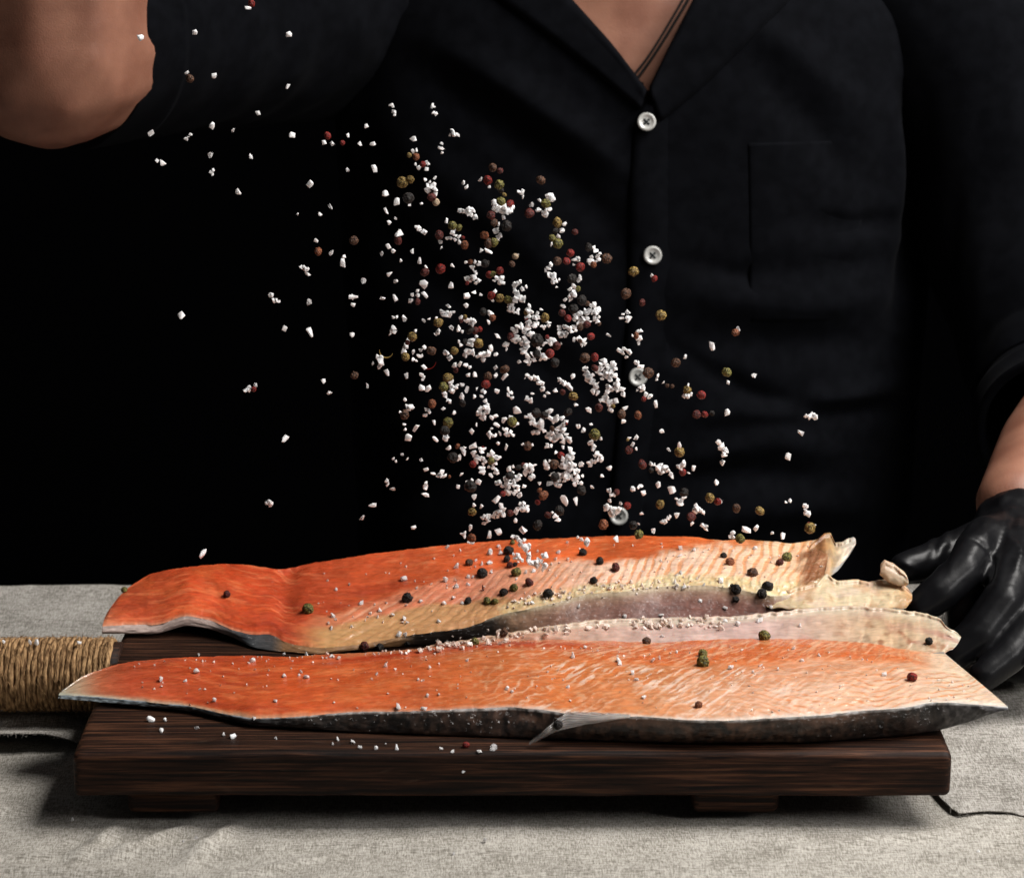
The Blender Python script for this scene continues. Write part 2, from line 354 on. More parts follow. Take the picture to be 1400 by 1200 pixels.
# ------------------------------------------------------------------ cutting board
def make_board():
    root = empty('cutting_board', (0, .14, 0)); tag(root, 'dark worn wooden cutting board with twine wrapped handle under both fillets', 'cutting board')
    def slab(name, x0, x1, y0, y1, z0, z1, bev, amp, seed, cuts=(70, 26, 6)):
        nx, ny, nz = cuts
        bm = bmesh.new(); idx = {}
        def v(i, j, k):
            if (i, j, k) not in idx:
                idx[(i, j, k)] = bm.verts.new((x0 + (x1 - x0) * i / nx, y0 + (y1 - y0) * j / ny, z0 + (z1 - z0) * k / nz))
            return idx[(i, j, k)]
        for i in range(nx):
            for j in range(ny):
                bm.faces.new((v(i, j, nz), v(i + 1, j, nz), v(i + 1, j + 1, nz), v(i, j + 1, nz)))
                bm.faces.new((v(i, j, 0), v(i, j + 1, 0), v(i + 1, j + 1, 0), v(i + 1, j, 0)))
        for i in range(nx):
            for k in range(nz):
                bm.faces.new((v(i, 0, k), v(i + 1, 0, k), v(i + 1, 0, k + 1), v(i, 0, k + 1)))
                bm.faces.new((v(i, ny, k), v(i, ny, k + 1), v(i + 1, ny, k + 1), v(i + 1, ny, k)))
        for j in range(ny):
            for k in range(nz):
                bm.faces.new((v(0, j, k), v(0, j, k + 1), v(0, j + 1, k + 1), v(0, j + 1, k)))
                bm.faces.new((v(nx, j, k), v(nx, j + 1, k), v(nx, j + 1, k + 1), v(nx, j, k + 1)))
        P = np.array([q.co for q in bm.verts]); c = np.array(((x0 + x1) / 2, (y0 + y1) / 2, (z0 + z1) / 2)); hs = np.array((x1 - x0, y1 - y0, z1 - z0)) / 2
        # rounded box: clamp to the inner box, then push out by the edge radius
        wob = bev * (1 + .5 * fbm(P[:, 0] * 22, P[:, 1] * 22, P[:, 2] * 40, seed, 3))
        inner = np.clip(P - c, -(hs - wob[:, None]), hs - wob[:, None]); dv = P - c - inner; L = np.linalg.norm(dv, axis=1)
        P2 = np.where(L[:, None] > 1e-7, c + inner + dv / np.maximum(L, 1e-9)[:, None] * np.minimum(L, wob)[:, None], P)
        edge = (L > wob * 1.01)
        P2[:, 2] += amp * .35 * fbm(P[:, 0] * 8, P[:, 1] * 12, 0, seed + 5, 3) * (P[:, 2] > z0 + .002)
        P2[:, 1] += amp * fbm(P[:, 0] * 12, P[:, 2] * 40, 0, seed + 7, 3)
        P2[:, 0] += amp * fbm(P[:, 1] * 14, P[:, 2] * 30, 0, seed + 9, 3)
        for q, p in zip(bm.verts, P2): q.co = p
        bmesh.ops.recalc_face_normals(bm, faces=bm.faces)
        o = bm_obj(name, bm, M['wood'], smooth=True); parent_keep(o, root); return o
    slab('plank', -.251, .251, 0, .285, .0146, BT, .0042, .0010, 3, (240, 120, 18))
    slab('foot', -.222, -.169, .010, .27, 0.0, .0150, .004, .0006, 8, (24, 60, 8))
    slab('foot', .104, .154, .010, .27, 0.0, .0150, .004, .0006, 12, (24, 60, 8))
    # round handle with twine
    hx1, hy, hz = -.250, .169, .0292
    n = 28; V = []; F = []
    xs = np.linspace(hx1 + .004, hx1 - .185, 30)
    for i, x in enumerate(xs):
        r = .0205 * (1 if i < 27 else (1, .9, .7)[i - 27])
        for a in np.linspace(0, 2 * math.pi, n, endpoint=False): V.append((x, hy + r * math.cos(a), hz + r * math.sin(a)))
    F = grid_faces(30, n, True).tolist(); F.append(list(range(n))); F.append(list(range(29 * n, 30 * n)))
    h = mesh_obj('handle', V, F, M['wood']); parent_keep(h, root)
    # twine coil
    turns = 46; seg = 44; sides = 8; pitch = .00345; rt = .00205
    s = np.arange(turns * seg + 1); th = s / seg * 2 * math.pi
    R = .0212 + .0004 * fbm(s * .05, s * 0, 0, 4, 3); xx = hx1 - .0012 - s / seg * pitch + .0006 * fbm(s * .03, s * 0 + 3, 0, 5, 3)
    cc = np.stack([xx, hy + R * np.cos(th), hz + R * np.sin(th)], -1)
    rad = np.stack([0 * th, np.cos(th), np.sin(th)], -1); ax = np.array((1., 0, 0))
    a = np.linspace(0, 2 * math.pi, sides, endpoint=False)
    rr = rt * (1 + .22 * np.cos(2 * (a[None] + s[:, None] * .55)) + .12 * vnoise(s[:, None] * .8, a[None] * 2, 0, 9))
    TV = cc[:, None] + rr[..., None] * (np.cos(a)[None, :, None] * rad[:, None] + np.sin(a)[None, :, None] * ax)
    tw = mesh_obj('twine', TV.reshape(-1, 3), grid_faces(len(s), sides, True), M['twine']); parent_keep(tw, root)
    # loose jute fibres
    HV = []; HF = []
    for _ in range(4200):
        t = rng.uniform(0, 2 * math.pi); x = hx1 - .004 - rng.uniform(0, .15) if rng.random() > .06 else hx1 - .004
        q = np.array((x, hy + .0232 * math.cos(t), hz + .0232 * math.sin(t))); up = np.array((0, math.cos(t), math.sin(t))); tg = np.array((0, -math.sin(t), math.cos(t)))
        d = tg * rng.choice((-1, 1)) + ax * rng.normal(.1, .6) + up * rng.uniform(-.1, .35); ln = rng.uniform(.003, .009); r = rng.uniform(.00008, .00018); b0 = len(HV)
        for k in range(4):
            d = d / np.linalg.norm(d); sd = np.cross(d, up); sd = sd / (np.linalg.norm(sd) + 1e-9)
            HV.extend((q - sd * r, q + sd * r, q + up * r)); q = q + d * ln / 4; d = d + rng.normal(0, .22, 3) - up * .12
        for k in range(3):
            a0 = b0 + 3 * k
            for j in range(3): HF.append((a0 + j, a0 + (j + 1) % 3, a0 + 3 + (j + 1) % 3, a0 + 3 + j))
    fb = mesh_obj('twine_fibres', HV, HF, M['twine']); fb['kind'] = 'stuff'; parent_keep(fb, root)
make_board()

# ------------------------------------------------------------------ salmon fillets
def vdisp(P, amount):             # displacement straight up
    P = P.copy(); P[..., 2] += amount; return P
def fillet_mesh(root, A, B, T, n, nv, bulge, colf, dispf, skinf, back_in=.004, name='flesh', lift=1.0):
    PA, _ = line3(A, n); PB0, tb = line3(B, n); PB, tb = line3(B, n, wob=.8, seed=2); PT0, tt = line3(T, n); PT, tt = line3(T, n, wob=.9, seed=5)
    v = np.linspace(0, 1, nv)
    bl = np.interp(tb, [b[0] for b in bulge], [b[1] for b in bulge]) / 100
    prof = (1 - np.abs(2 * v - 1) ** 2.6) * (1 - .25 * v)
    G = PB0[:, None] * (1 - v)[None, :, None] + PT0[:, None] * v[None, :, None]
    G += (PB - PB0)[:, None] * np.exp(-v * 22)[None, :, None] + (PT - PT0)[:, None] * np.exp(-(1 - v) * 22)[None, :, None]
    G[:, 0] = PB; G[:, -1] = PT
    G[..., 2] += bl[:, None] * prof[None]
    px = tb[:, None] * (1 - v)[None] + tt[:, None] * v[None]
    V_ = np.repeat(v[None], n, 0)
    gx, gy, _ = project(G)
    rx, ry = project(PB)[0], project(PB)[1]
    hgt = np.maximum(ry[:, None] - gy, 0)        # photo pixels above the rim
    fade = np.clip(np.minimum(v, 1 - v) / .05, 0, 1)[None] * np.clip(np.minimum(np.arange(n), np.arange(n)[::-1]) / 6, 0, 1)[:, None]
    G[..., 2] += dispf(px, V_, hgt) * fade
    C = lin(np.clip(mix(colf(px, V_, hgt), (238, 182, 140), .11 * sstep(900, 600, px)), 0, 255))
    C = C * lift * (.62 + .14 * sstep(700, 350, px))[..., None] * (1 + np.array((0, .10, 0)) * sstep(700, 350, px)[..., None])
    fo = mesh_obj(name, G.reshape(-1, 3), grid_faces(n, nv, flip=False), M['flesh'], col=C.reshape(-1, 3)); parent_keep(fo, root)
    # skin shell: front side, underside, back side
    ns = 22; w = np.linspace(0, 1, ns)
    ctrl = (PA + PB0) / 2 + np.array((0, -.0035, -.0008))
    front = PA[:, None] * ((1 - w) ** 2)[None, :, None] + ctrl[:, None] * (2 * w * (1 - w))[None, :, None] + PB0[:, None] * (w ** 2)[None, :, None] + (PB - PB0)[:, None] * (w ** 34)[None, :, None]
    sx = np.repeat(tb[:, None], ns, 1); sw = np.repeat(w[None], n, 0)
    front[:, 1:-1, 1] += .0009 * fbm(sx[:, 1:-1] / 26, sw[:, 1:-1] * 2.5, 0, 21, 3)
    PI = PT.copy(); PI[:, 1] += back_in; PI[:, 2] = np.minimum(np.maximum(PA[:, 2], BT + .001), PT[:, 2] - .001)
    back = PT[:, None] * (1 - w)[None, ::2, None] + PI[:, None] * w[None, ::2, None]
    nb = back.shape[1]; back[:, :, 1] += (.004 * np.sin(np.linspace(0, math.pi, nb)))[None]
    ring = np.concatenate([front, back], 1); m = ring.shape[1]
    S = ring.reshape(-1, 3); sc = lin(np.clip(skinf(sx, sw), 0, 255)); bc = np.repeat(sc[:, :1], nb, 1) * 0 + lin((150, 150, 145)) * np.ones((n, nb, 1))
    Cc = np.concatenate([sc, bc], 1).reshape(-1, 3) * .62
    i = np.arange(n - 1); F = []
    gf = grid_faces(n, m, True)
    keep = ~((gf[:, 0] % m == ns - 1)); F = gf[keep].tolist()      # gap between rim and back edge is the flesh
    F.append(list(range(m))); F.append(list(range((n - 1) * m, n * m))[::-1])
    sk = mesh_obj('skin', S, F, M['skin_fish'], col=Cc); parent_keep(sk, root)
    return fo, sk
def flap_mesh(root, name, L, U, n, thick, colf, amp=.0004, seed=0, mat='membrane', bow=.002, nv=26, crease=0.0):
    PL, tl = line3(L, n); PU0, tu = line3(U, n); PU, tu = line3(U, n, wob=1.5, seed=seed)
    v = np.linspace(0, 1, nv)
    G = PL[:, None] * (1 - v)[None, :, None] + PU0[:, None] * v[None, :, None] + (PU - PU0)[:, None] * (v ** 14)[None, :, None]
    px = tl[:, None] * (1 - v)[None] + tu[:, None] * v[None]; V_ = np.repeat(v[None], n, 0)
    G[..., 1] -= bow * np.sin(v * math.pi)[None]
    edge = np.clip(np.minimum(np.arange(n), np.arange(n)[::-1]) / 8, 0, 1)[:, None]
    G[..., 1] += (amp * 2 * fbm(px / 34, V_ * 1.1, 0, seed + 1, 3) + crease * fbm(px / 13, V_ * 2.2, 0, seed + 4, 3) * sstep(1130, 1190, px)) * edge * np.clip((1 - v) * 5, 0, 1)[None]; G[..., 2] += amp * fbm(px / 22, V_ * 1.6, 0, seed + 2, 3) * edge * np.clip((1 - v) * 6, 0, 1)[None]
    th = thick * np.clip(np.minimum(np.arange(n), np.arange(n)[::-1]) / (n * .04), 0.05, 1) ** .5
    k = 7; a = np.linspace(0, math.pi, k + 2)[1:-1]
    cap = PU[:, None] + th[:, None, None] / 2 * (np.stack([0 * a, 1 - np.cos(a), .7 * np.sin(a)], -1))[None]
    bk_ = G[:, ::-3].copy(); bk_[..., 1] += th[:, None]
    ring = np.concatenate([G, cap, bk_], 1); m = ring.shape[1]
    pxr = np.concatenate([px, np.repeat(tu[:, None], k, 1), px[:, ::-3]], 1); vr = np.concatenate([V_, np.ones((n, k)), V_[:, ::-3]], 1)
    C = lin(np.clip(colf(pxr, vr), 0, 255)).reshape(-1, 3) * .62
    F = grid_faces(n, m, True).tolist(); F.append(list(range(m))); F.append(list(range((n - 1) * m, n * m))[::-1])
    o = mesh_obj(name, ring.reshape(-1, 3), F, M[mat], col=C); parent_keep(o, root); return o

NS, NV = 1000, 130
# ---- front fillet
front = empty('salmon_fillet', (0, .08, BT)); tag(front, 'front orange salmon fillet with pointed tail lying along the board edge', 'fish fillet')
def front_col(x, v, h):
    c = ramp(x, [(80, (150, 140, 130)), (108, (176, 140, 120)), (140, (176, 84, 58)), (180, (180, 66, 40)), (260, (192, 66, 32)), (400, (200, 72, 32)), (540, (204, 82, 38)), (640, (212, 104, 50)),
                 (760, (218, 120, 62)), (900, (222, 130, 72)), (1050, (228, 150, 106)), (1200, (236, 174, 134)), (1300, (242, 204, 174)), (1378, (244, 226, 208))])
    nA = fbm(x / 70, v * 3, 0, 31, 4); nB = fbm(x / 26, v * 9, 0, 32, 4)
    c = c * (1 + .10 * nA + .07 * nB)[..., None]
    # darker red lateral streaks toward the tail
    c = mix(c, (150, 38, 20), .45 * sstep(.1, .6, fbm(x / 160, v * 12, 0, 33, 3)) * sstep(620, 300, x) * sstep(130, 200, x))
    c = mix(c, (226, 120, 62), .35 * sstep(0, .5, fbm(x / 60, v * 7, 0, 34, 3)) * sstep(300, 420, x) * sstep(900, 700, x))
    # orange dorsal half on the right
    wb = .58 + .05 * fbm(x / 80, x * 0, 0, 35, 2) + .1 * sstep(700, 1250, x) * 0
    up = sstep(wb - .06, wb + .08, v) * sstep(640, 800, x) * sstep(1290, 1225, x + 40 * (v - .8))
    c = mix(c, (220, 104, 46), .8 * up)
    # creamy lower half on the right
    lo = sstep(.5, .18, v + .10 * nB) * sstep(740, 1000, x)
    c = mix(c, (246, 208, 180), .40 * lo * sstep(1150, 900, x) + .66 * lo * sstep(900, 1150, x))
    c = mix(c, (238, 214, 184), .7 * sstep(1255, 1300, x + 30 * nB))
    # dark red band below the back edge
    c = mix(c, (172, 46, 22), .75 * np.exp(-((v - .86 + .02 * nA) / .055) ** 2) * sstep(360, 470, x) * sstep(860, 700, x))
    c = mix(c, (228, 140, 112), .55 * sstep(.93, 1, v) * sstep(420, 520, x) * sstep(900, 760, x))
    # pale muscle lines
    ln1 = np.clip(np.sin(2 * math.pi * ((x * .36 - h * .75) / 8.5 + 1.5 * fbm(x / 44, h / 20, 0, 36, 4))), 0, 1) ** 4
    m1 = sstep(600, 760, x) * sstep(.62, .45, v) * sstep(1120, 960, x) * sstep(-.45, .35, fbm(x / 55, h / 22, 0, 37, 3))
    c = mix(c, (252, 218, 196), .85 * ln1 * m1)
    ln2 = np.clip(np.sin(2 * math.pi * ((h + .10 * (x - 1000) - .0009 * (x - 1150) ** 2 * (v > -1)) / 6.2 + 2.2 * fbm(x / 80, h / 30, 0, 38, 4))), 0, 1) ** 2.5
    m2 = sstep(930, 1080, x) * sstep(.64, .5, v) * sstep(-.6, .2, fbm(x / 60, h / 20, 0, 39, 3))
    c = mix(c, (228, 128, 70), .8 * ln2 * m2); 
    ln3 = np.clip(np.sin(2 * math.pi * ((x * .5 - h * .45) / 7.5 + 1.2 * fbm(x / 34, h / 14, 0, 40, 4))), 0, 1) ** 6
    m3 = sstep(820, 980, x) * sstep(.60, .68, v) * sstep(-.3, .4, fbm(x / 50, h / 14, 0, 41, 3))
    c = mix(c, (244, 186, 140), .6 * ln3 * m3)
    fl = np.clip(vnoise(x / 7, h / 2.6, 0, 42), 0, 1) ** 2 * sstep(380, 700, x)
    c = mix(c, (246, 206, 170), .55 * fl)
    # short pale fibre strokes slanting up to the right
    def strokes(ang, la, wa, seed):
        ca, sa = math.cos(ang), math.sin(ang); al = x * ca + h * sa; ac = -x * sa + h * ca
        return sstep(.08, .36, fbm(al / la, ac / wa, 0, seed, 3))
    c = mix(c, (255, 224, 204), .9 * strokes(.52, 19, 2.5, 44) * sstep(640, 780, x) * sstep(1180, 1040, x) * sstep(.62, .48, v) * sstep(-.4, .3, fbm(x / 60, h / 30, 0, 47, 2)))
    c = mix(c, (250, 196, 160), .7 * strokes(.30, 15, 1.7, 45) * sstep(560, 760, x) * sstep(.5, .64, v) * sstep(1270, 1180, x))
    c = mix(c, (252, 214, 190), .6 * strokes(.08, 22, 1.9, 46) * sstep(980, 1120, x) * sstep(.66, .5, v))
    c = mix(c, (238, 132, 84), .35 * strokes(.02, 40, 3.2, 48) * sstep(700, 500, x) * sstep(160, 260, x))  # pale streaks toward the tail: wet highlights painted into the flesh colour
    # rim
    rimw = np.exp(-(h / (4.0 + 2 * nB)) ** 2)
    c = mix(c, ramp(x, [(80, (190, 190, 185)), (330, (205, 170, 150)), (420, (215, 140, 115)), (640, (225, 170, 150)), (760, (240, 225, 215)), (1378, (245, 236, 225))]), .85 * rimw)
    return c
def front_disp(x, v, h):
    d = .0011 * fbm(x / 120, v * 3, 0, 51, 3) + .0006 * fbm(x / 34, v * 8, 0, 52, 3)
    d = d + .00012 * np.sin(2 * math.pi * ((x * .36 - h * .75) / 8.5 + 1.5 * fbm(x / 44, h / 20, 0, 36, 4))) * sstep(620, 800, x) * sstep(.62, .45, v)
    d = d + .00012 * np.sin(2 * math.pi * ((x * .5 - h * .45) / 7.5 + 1.2 * fbm(x / 34, h / 14, 0, 40, 4))) * sstep(700, 900, x) * sstep(.58, .66, v)
    d = d - .0012 * np.exp(-((v - .80) / .05) ** 2) * sstep(330, 460, x) * sstep(900, 760, x) - .0006 * np.exp(-((v - .56) / .04) ** 2) * sstep(760, 900, x)
    d = d + .00010 * fbm(x / 9, h / 4, 0, 53, 2)
    return d
def front_skin(x, w):
    c = ramp(x, [(80, (120, 130, 135)), (330, (70, 72, 74)), (450, (50, 40, 34)), (700, (64, 48, 40)), (1000, (76, 56, 44)), (1240, (54, 42, 36)), (1300, (78, 74, 72)), (1378, (96, 96, 100))])
    sp = fbm(x / 6, w * 4.5, 0, 61, 3); c = c * (1 + .8 * sp)[..., None]
    c = mix(c, (26, 21, 19), .8 * sstep(.25, .5, fbm(x / 9, w * 3.5, 0, 62, 2)))
    c = mix(c, (165, 120, 95), .5 * sstep(.45, .85, w) * sstep(660, 760, x) * sstep(1230, 1130, x) * sstep(-.2, .3, fbm(x / 40, w * 2, 0, 63, 2)))
    c = mix(c, ramp(x, [(80, (170, 180, 190)), (300, (190, 200, 210)), (420, (205, 195, 190)), (1378, (232, 230, 228))]), sstep(.925, .965, w + .02 * sp))
    return c
A_f = [(80, 953, .4), (200, 966, .15), (262, 972, .1), (345, 992, .1), (480, 1000, .1), (700, 1008, .1), (940, 1016, .1), (1100, 1015, .1), (1240, 1005, .1), (1285, 998, .4), (1330, 985, 1.1), (1376, 968, 2.0)]
B_f = [(80, 950, .45), (130, 952, .5), (200, 959, .5), (262, 965, .5), (300, 974, .5), (345, 982, .6), (400, 980, .8), (480, 973, 1.1), (560, 972, 1.4), (630, 969, 1.6), (700, 966, 1.75), (745, 970, 1.75), (780, 976, 1.7), (830, 978, 1.75),
       (880, 979, 1.8), (940, 984, 1.8), (1000, 985, 1.8), (1060, 981, 1.9), (1120, 978, 1.95), (1180, 971, 2.0), (1240, 967, 2.05), (1270, 960, 2.15), (1300, 960, 2.2), (1378, 966, 2.1)]
T_f = [(83, 946, .5), (112, 924, .9), (150, 910, 1.0), (180, 904, 1.1), (250, 898, 1.2), (330, 896, 1.25), (400, 898, 1.3), (440, 894, 1.4), (520, 891, 1.5), (620, 882, 1.7), (690, 875, 1.8), (760, 873, 1.9), (830, 876, 1.95), (900, 878, 2.0),
       (1000, 873, 2.05), (1100, 873, 2.1), (1180, 878, 2.1), (1250, 889, 2.1), (1292, 894, 2.1)]
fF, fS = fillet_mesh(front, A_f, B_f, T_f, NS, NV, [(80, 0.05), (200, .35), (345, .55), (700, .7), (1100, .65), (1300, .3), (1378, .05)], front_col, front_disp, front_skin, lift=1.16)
def flap_col(x, v):
    c = ramp(x, [(560, (206, 120, 84)), (660, (212, 140, 108)), (760, (226, 182, 158)), (900, (224, 190, 178)), (1050, (222, 188, 178)), (1150, (218, 184, 156)), (1220, (222, 188, 150)), (1290, (228, 202, 172)), (1314, (236, 220, 200))])
    a = fbm(x / 30, v * 5, 0, 71, 4); c = c * (1 + .12 * a)[..., None]
    c = mix(c, (150, 92, 60), .65 * sstep(.12, .5, fbm(x / 14, v * 6, 0, 72, 4)) * sstep(1130, 1170, x) * sstep(.9, .5, v))
    c = mix(c, (196, 120, 110), .35 * sstep(0, .5, fbm(x / 50, v * 3, 0, 73, 3)) * sstep(980, 1120, x))
    return mix(c, (238, 222, 196), .6 * sstep(.78, .95, v))
flap_f = flap_mesh(front, 'belly_flap', [(575, 890, 1.5), (690, 881, 1.7), (760, 879, 1.8), (830, 881, 1.85), (900, 883, 1.85), (1000, 879, 1.9), (1100, 879, 1.9), (1180, 884, 1.9), (1250, 893, 1.9), (1285, 896, 1.9), (1302, 888, 2.0)],
          [(580, 886, 1.55), (640, 879, 1.8), (700, 868, 2.1), (760, 859, 2.4), (820, 851, 2.5), (900, 849, 2.5), (1000, 847, 2.5), (1050, 842, 2.6), (1100, 836, 2.7), (1150, 832, 2.8), (1210, 835, 2.8), (1262, 842, 2.75), (1288, 850, 2.7), (1296, 866, 2.5), (1304, 862, 2.5), (1314, 871, 2.3)], 420, .0042, flap_col, .0011, 75, crease=.006)
fin = flap_mesh(front, 'fin', [(722, 1019, .15), (760, 1000, .9), (800, 990, 1.3), (860, 981, 1.72)], [(724, 1014, .3), (748, 996, 1.2), (775, 973, 1.85), (862, 977, 1.82)], 60, .0009,
      lambda x, v: ramp(x, [(722, (150, 145, 140)), (790, (190, 180, 175)), (862, (230, 215, 205))]) * (1 + .22 * np.sin(v * 40 + x / 5))[..., None], .0002, 77, 'fin', .0015)
fin['label'] = 'translucent pale fin hanging over the dark skin'

# ---- back fillet
back = empty('salmon_fillet', (0, .24, BT)); tag(back, 'rear salmon fillet with striped pink flesh and curled grey belly edge', 'fish fillet')
def b_phase(x, h):
    xs = np.arange(380, 1200.); per = np.interp(xs, [380, 550, 700, 900, 1200], [30, 26, 19, 14, 14]); I = np.concatenate([[0], np.cumsum(1 / per)])
    c = np.interp(x, [380, 560, 700, 900, 1150], [2.6, 2.3, 1.3, .55, .35]); p = np.interp(x, xs, per)
    return np.interp(x, np.append(xs, 1200.), I) - h * c / p
def b_bound(x):                   # photo pixels above the rim where the top muscle begins
    return np.interp(x, [140, 380, 430, 520, 620, 700, 760, 820, 900, 960, 1030, 1080, 1150], [4, 12, 42, 62, 70, 62, 52, 40, 46, 56, 60, 95, 110])
def back_col(x, v, h):
    nA = fbm(x / 70, h / 30, 0, 131, 4); nB = fbm(x / 22, h / 10, 0, 132, 4)
    c = ramp(x, [(140, (176, 92, 70)), (165, (184, 66, 40)), (250, (196, 64, 32)), (330, (198, 62, 30)), (390, (180, 56, 30)), (470, (190, 68, 36)), (600, (206, 84, 42)), (760, (212, 98, 50)), (900, (214, 100, 50)), (1000, (218, 116, 64)), (1050, (226, 156, 106)), (1140, (228, 190, 148))])
    c = c * (1 + .12 * nA + .08 * nB)[..., None]
    c = mix(c, (142, 36, 20), .5 * sstep(.12, .55, fbm(x / 130, h / 7, 0, 133, 3)) * sstep(720, 420, x))
    c = mix(c, (216, 88, 44), .45 * sstep(.1, .5, fbm(x / 40, h / 12, 0, 134, 3)) * sstep(450, 300, x))
    # membrane / striped belly side
    bb = b_bound(x) + 8 * nB + 4 * nA; low = sstep(bb + 5, bb - 5, h) * sstep(385, 450, x)
    base = ramp(x, [(380, (196, 110, 76)), (520, (206, 112, 82)), (640, (212, 124, 94)), (720, (224, 160, 128)), (820, (244, 204, 178)), (950, (248, 210, 182)), (1060, (244, 206, 172)), (1150, (232, 194, 154))]) * (1 + .08 * nB)[..., None]
    ph = b_phase(x, h) + .75 * fbm(x / 46, h / 22, 0, 135, 4)
    st = np.sin(2 * math.pi * ph)
    strip = ramp(x, [(380, (226, 158, 130)), (650, (232, 164, 138)), (740, (232, 150, 110)), (900, (236, 158, 108)), (1150, (234, 168, 120))])
    sw = sstep(.1, .75, st) * sstep(430, 500, x) * sstep(-.35, .25, fbm(x / 38, h / 20, 0, 136, 3))
    base = base * (1 - sw[..., None] * .82) + strip * sw[..., None] * .82
    # tan membrane
    tan = sstep(30, 22, h + 5 * nB - np.interp(x, [380, 480, 560, 640, 690, 730], [0, 6, 16, 12, 0, -25])) * sstep(370, 410, x) * sstep(740, 690, x)
    base = mix(base, (196, 146, 98) + 0 * base, .92 * tan)
    # crumbly pale yellow fat by the rim
    fat = sstep(20, 11, h + 7 * nB) * sstep(670, 700, x)
    base = mix(base, (216, 196, 146), .8 * fat); base = mix(base, (238, 226, 196), .6 * fat * sstep(.1, .4, vnoise(x / 4, h / 4, 0, 137)))
    c = c * (1 - low[..., None]) + base * low[..., None]
    c = mix(c, (240, 140, 98), .4 * sstep(.15, .5, fbm(x / 36, h / 2.6, 0, 140, 3)) * sstep(560, 380, x)); c = mix(c, (228, 108, 62), .3 * sstep(0, .5, fbm(x / 20, h / 9, 0, 141, 3)) * sstep(420, 260, x))  # tail's pale streaks are glints painted into the colour, then lighter orange blotches
    # fine fibres on the top muscle
    fl = np.clip(vnoise(x / 11, h / 2.4, 0, 138), 0, 1) ** 2 * sstep(420, 640, x)
    c = mix(c, (240, 176, 134), .45 * fl)
    st2 = sstep(.2, .8, np.sin(2 * math.pi * (x / 15 - h * .25 / 15 + .3 * nB))) * sstep(1030, 1060, x) * sstep(58, 70, h)
    c = mix(c, (216, 146, 88), .6 * st2)
    c = mix(c, (120, 70, 42), .8 * sstep(1085, 1108, x + 12 * nB) * sstep(52, 34, np.abs(h - 30 + 10 * nA) * 1.6) * sstep(-.5, .3, nB + .3))
    c = mix(c, (214, 150, 130), .7 * np.exp(-(h / 4.) ** 2) * sstep(430, 300, x))
    return c
def back_disp(x, v, h):
    d = .0013 * fbm(x / 90, h / 40, 0, 151, 3) + .0008 * fbm(x / 28, h / 14, 0, 152, 3)
    low = sstep(b_bound(x) + 5, b_bound(x) - 5, h) * sstep(420, 480, x)
    d = d - .0003 * sstep(-.2, .8, np.sin(2 * math.pi * (b_phase(x, h) + .75 * fbm(x / 46, h / 22, 0, 135, 4)))) * low
    d = d + .0005 * low * sstep(22, 10, h) * vnoise(x / 4, h / 4, 0, 137) * sstep(670, 700, x)
    d = d - .003 * np.exp(-((x - 385 - h * .1) / 16) ** 2) * sstep(10, 60, h)
    d = d + .00012 * fbm(x / 9, h / 4, 0, 153, 2)
    return d
def back_skin(x, w):
    c = ramp(x, [(140, (232, 208, 198)), (290, (232, 204, 192)), (312, (150, 140, 138)), (335, (88, 92, 96)), (372, (86, 84, 84)), (390, (178, 132, 92)), (545, (188, 142, 98)), (570, (60, 52, 46)), (672, (52, 46, 42)), (700, (190, 150, 120)), (760, (158, 116, 98)), (900, (138, 94, 84)), (1040, (142, 98, 86)), (1120, (180, 142, 120))])
    a = fbm(x / 4, w * 24, 0, 161, 3); b = fbm(x / 60, w * 2, 0, 162, 3)
    c = c * (1 + .16 * a + .14 * b)[..., None]
    c = mix(c, (196, 168, 136), .75 * sstep(.72, 1, w + .05 * a) * sstep(660, 700, x)); c = mix(c, (222, 205, 170), .7 * sstep(.9, .98, w) * sstep(640, 690, x))
    return c
A_b = [(140, 866, .3), (215, 866, .3), (255, 854, .8), (290, 860, .6), (320, 872, .3), (345, 885, .15), (375, 890, .1), (430, 894, .1), (560, 882, .1), (680, 876, .1), (760, 890, .1), (860, 892, .1), (1000, 886, .2), (1060, 866, .8), (1100, 846, 1.6), (1124, 800, 2.8)]
B_b = [(140, 856, .8), (175, 854, .8), (215, 854, .8), (255, 841, 1.4), (290, 848, 1.1), (320, 862, .8), (345, 868, .7), (370, 866, .8), (385, 875, .6), (400, 881, .5), (440, 886, .4), (500, 880, .5), (560, 868, .9), (640, 858, 1.3), (680, 841, 1.9), (723, 832, 2.3), (766, 822, 2.7), (800, 812, 3.0),
       (857, 808, 3.2), (906, 801, 3.4), (970, 800, 3.5), (1013, 806, 3.4), (1056, 815, 3.2), (1090, 812, 3.1), (1126, 792, 3.4)]
T_b = [(146, 838, 1.1), (158, 820, 1.4), (175, 803, 1.7), (205, 784, 2.2), (240, 777, 2.6), (270, 773, 2.8), (300, 771, 2.9), (325, 771, 2.9), (350, 774, 2.8), (385, 779, 2.6), (430, 769, 2.9), (500, 758, 3.3), (600, 746, 3.7), (680, 739, 3.9), (750, 736, 4.1), (820, 733, 4.2), (880, 732, 4.2),
       (950, 734, 4.2), (985, 739, 4.1), (1010, 737, 4.1), (1060, 740, 4.1), (1080, 743, 4.1), (1120, 737, 4.2), (1138, 736, 4.2)]
bF, bS = fillet_mesh(back, A_b, B_b, T_b, NS, NV, [(140, .1), (200, .5), (350, .6), (600, .5), (900, .35), (1126, .2)], back_col, back_disp, back_skin, lift=1.32)
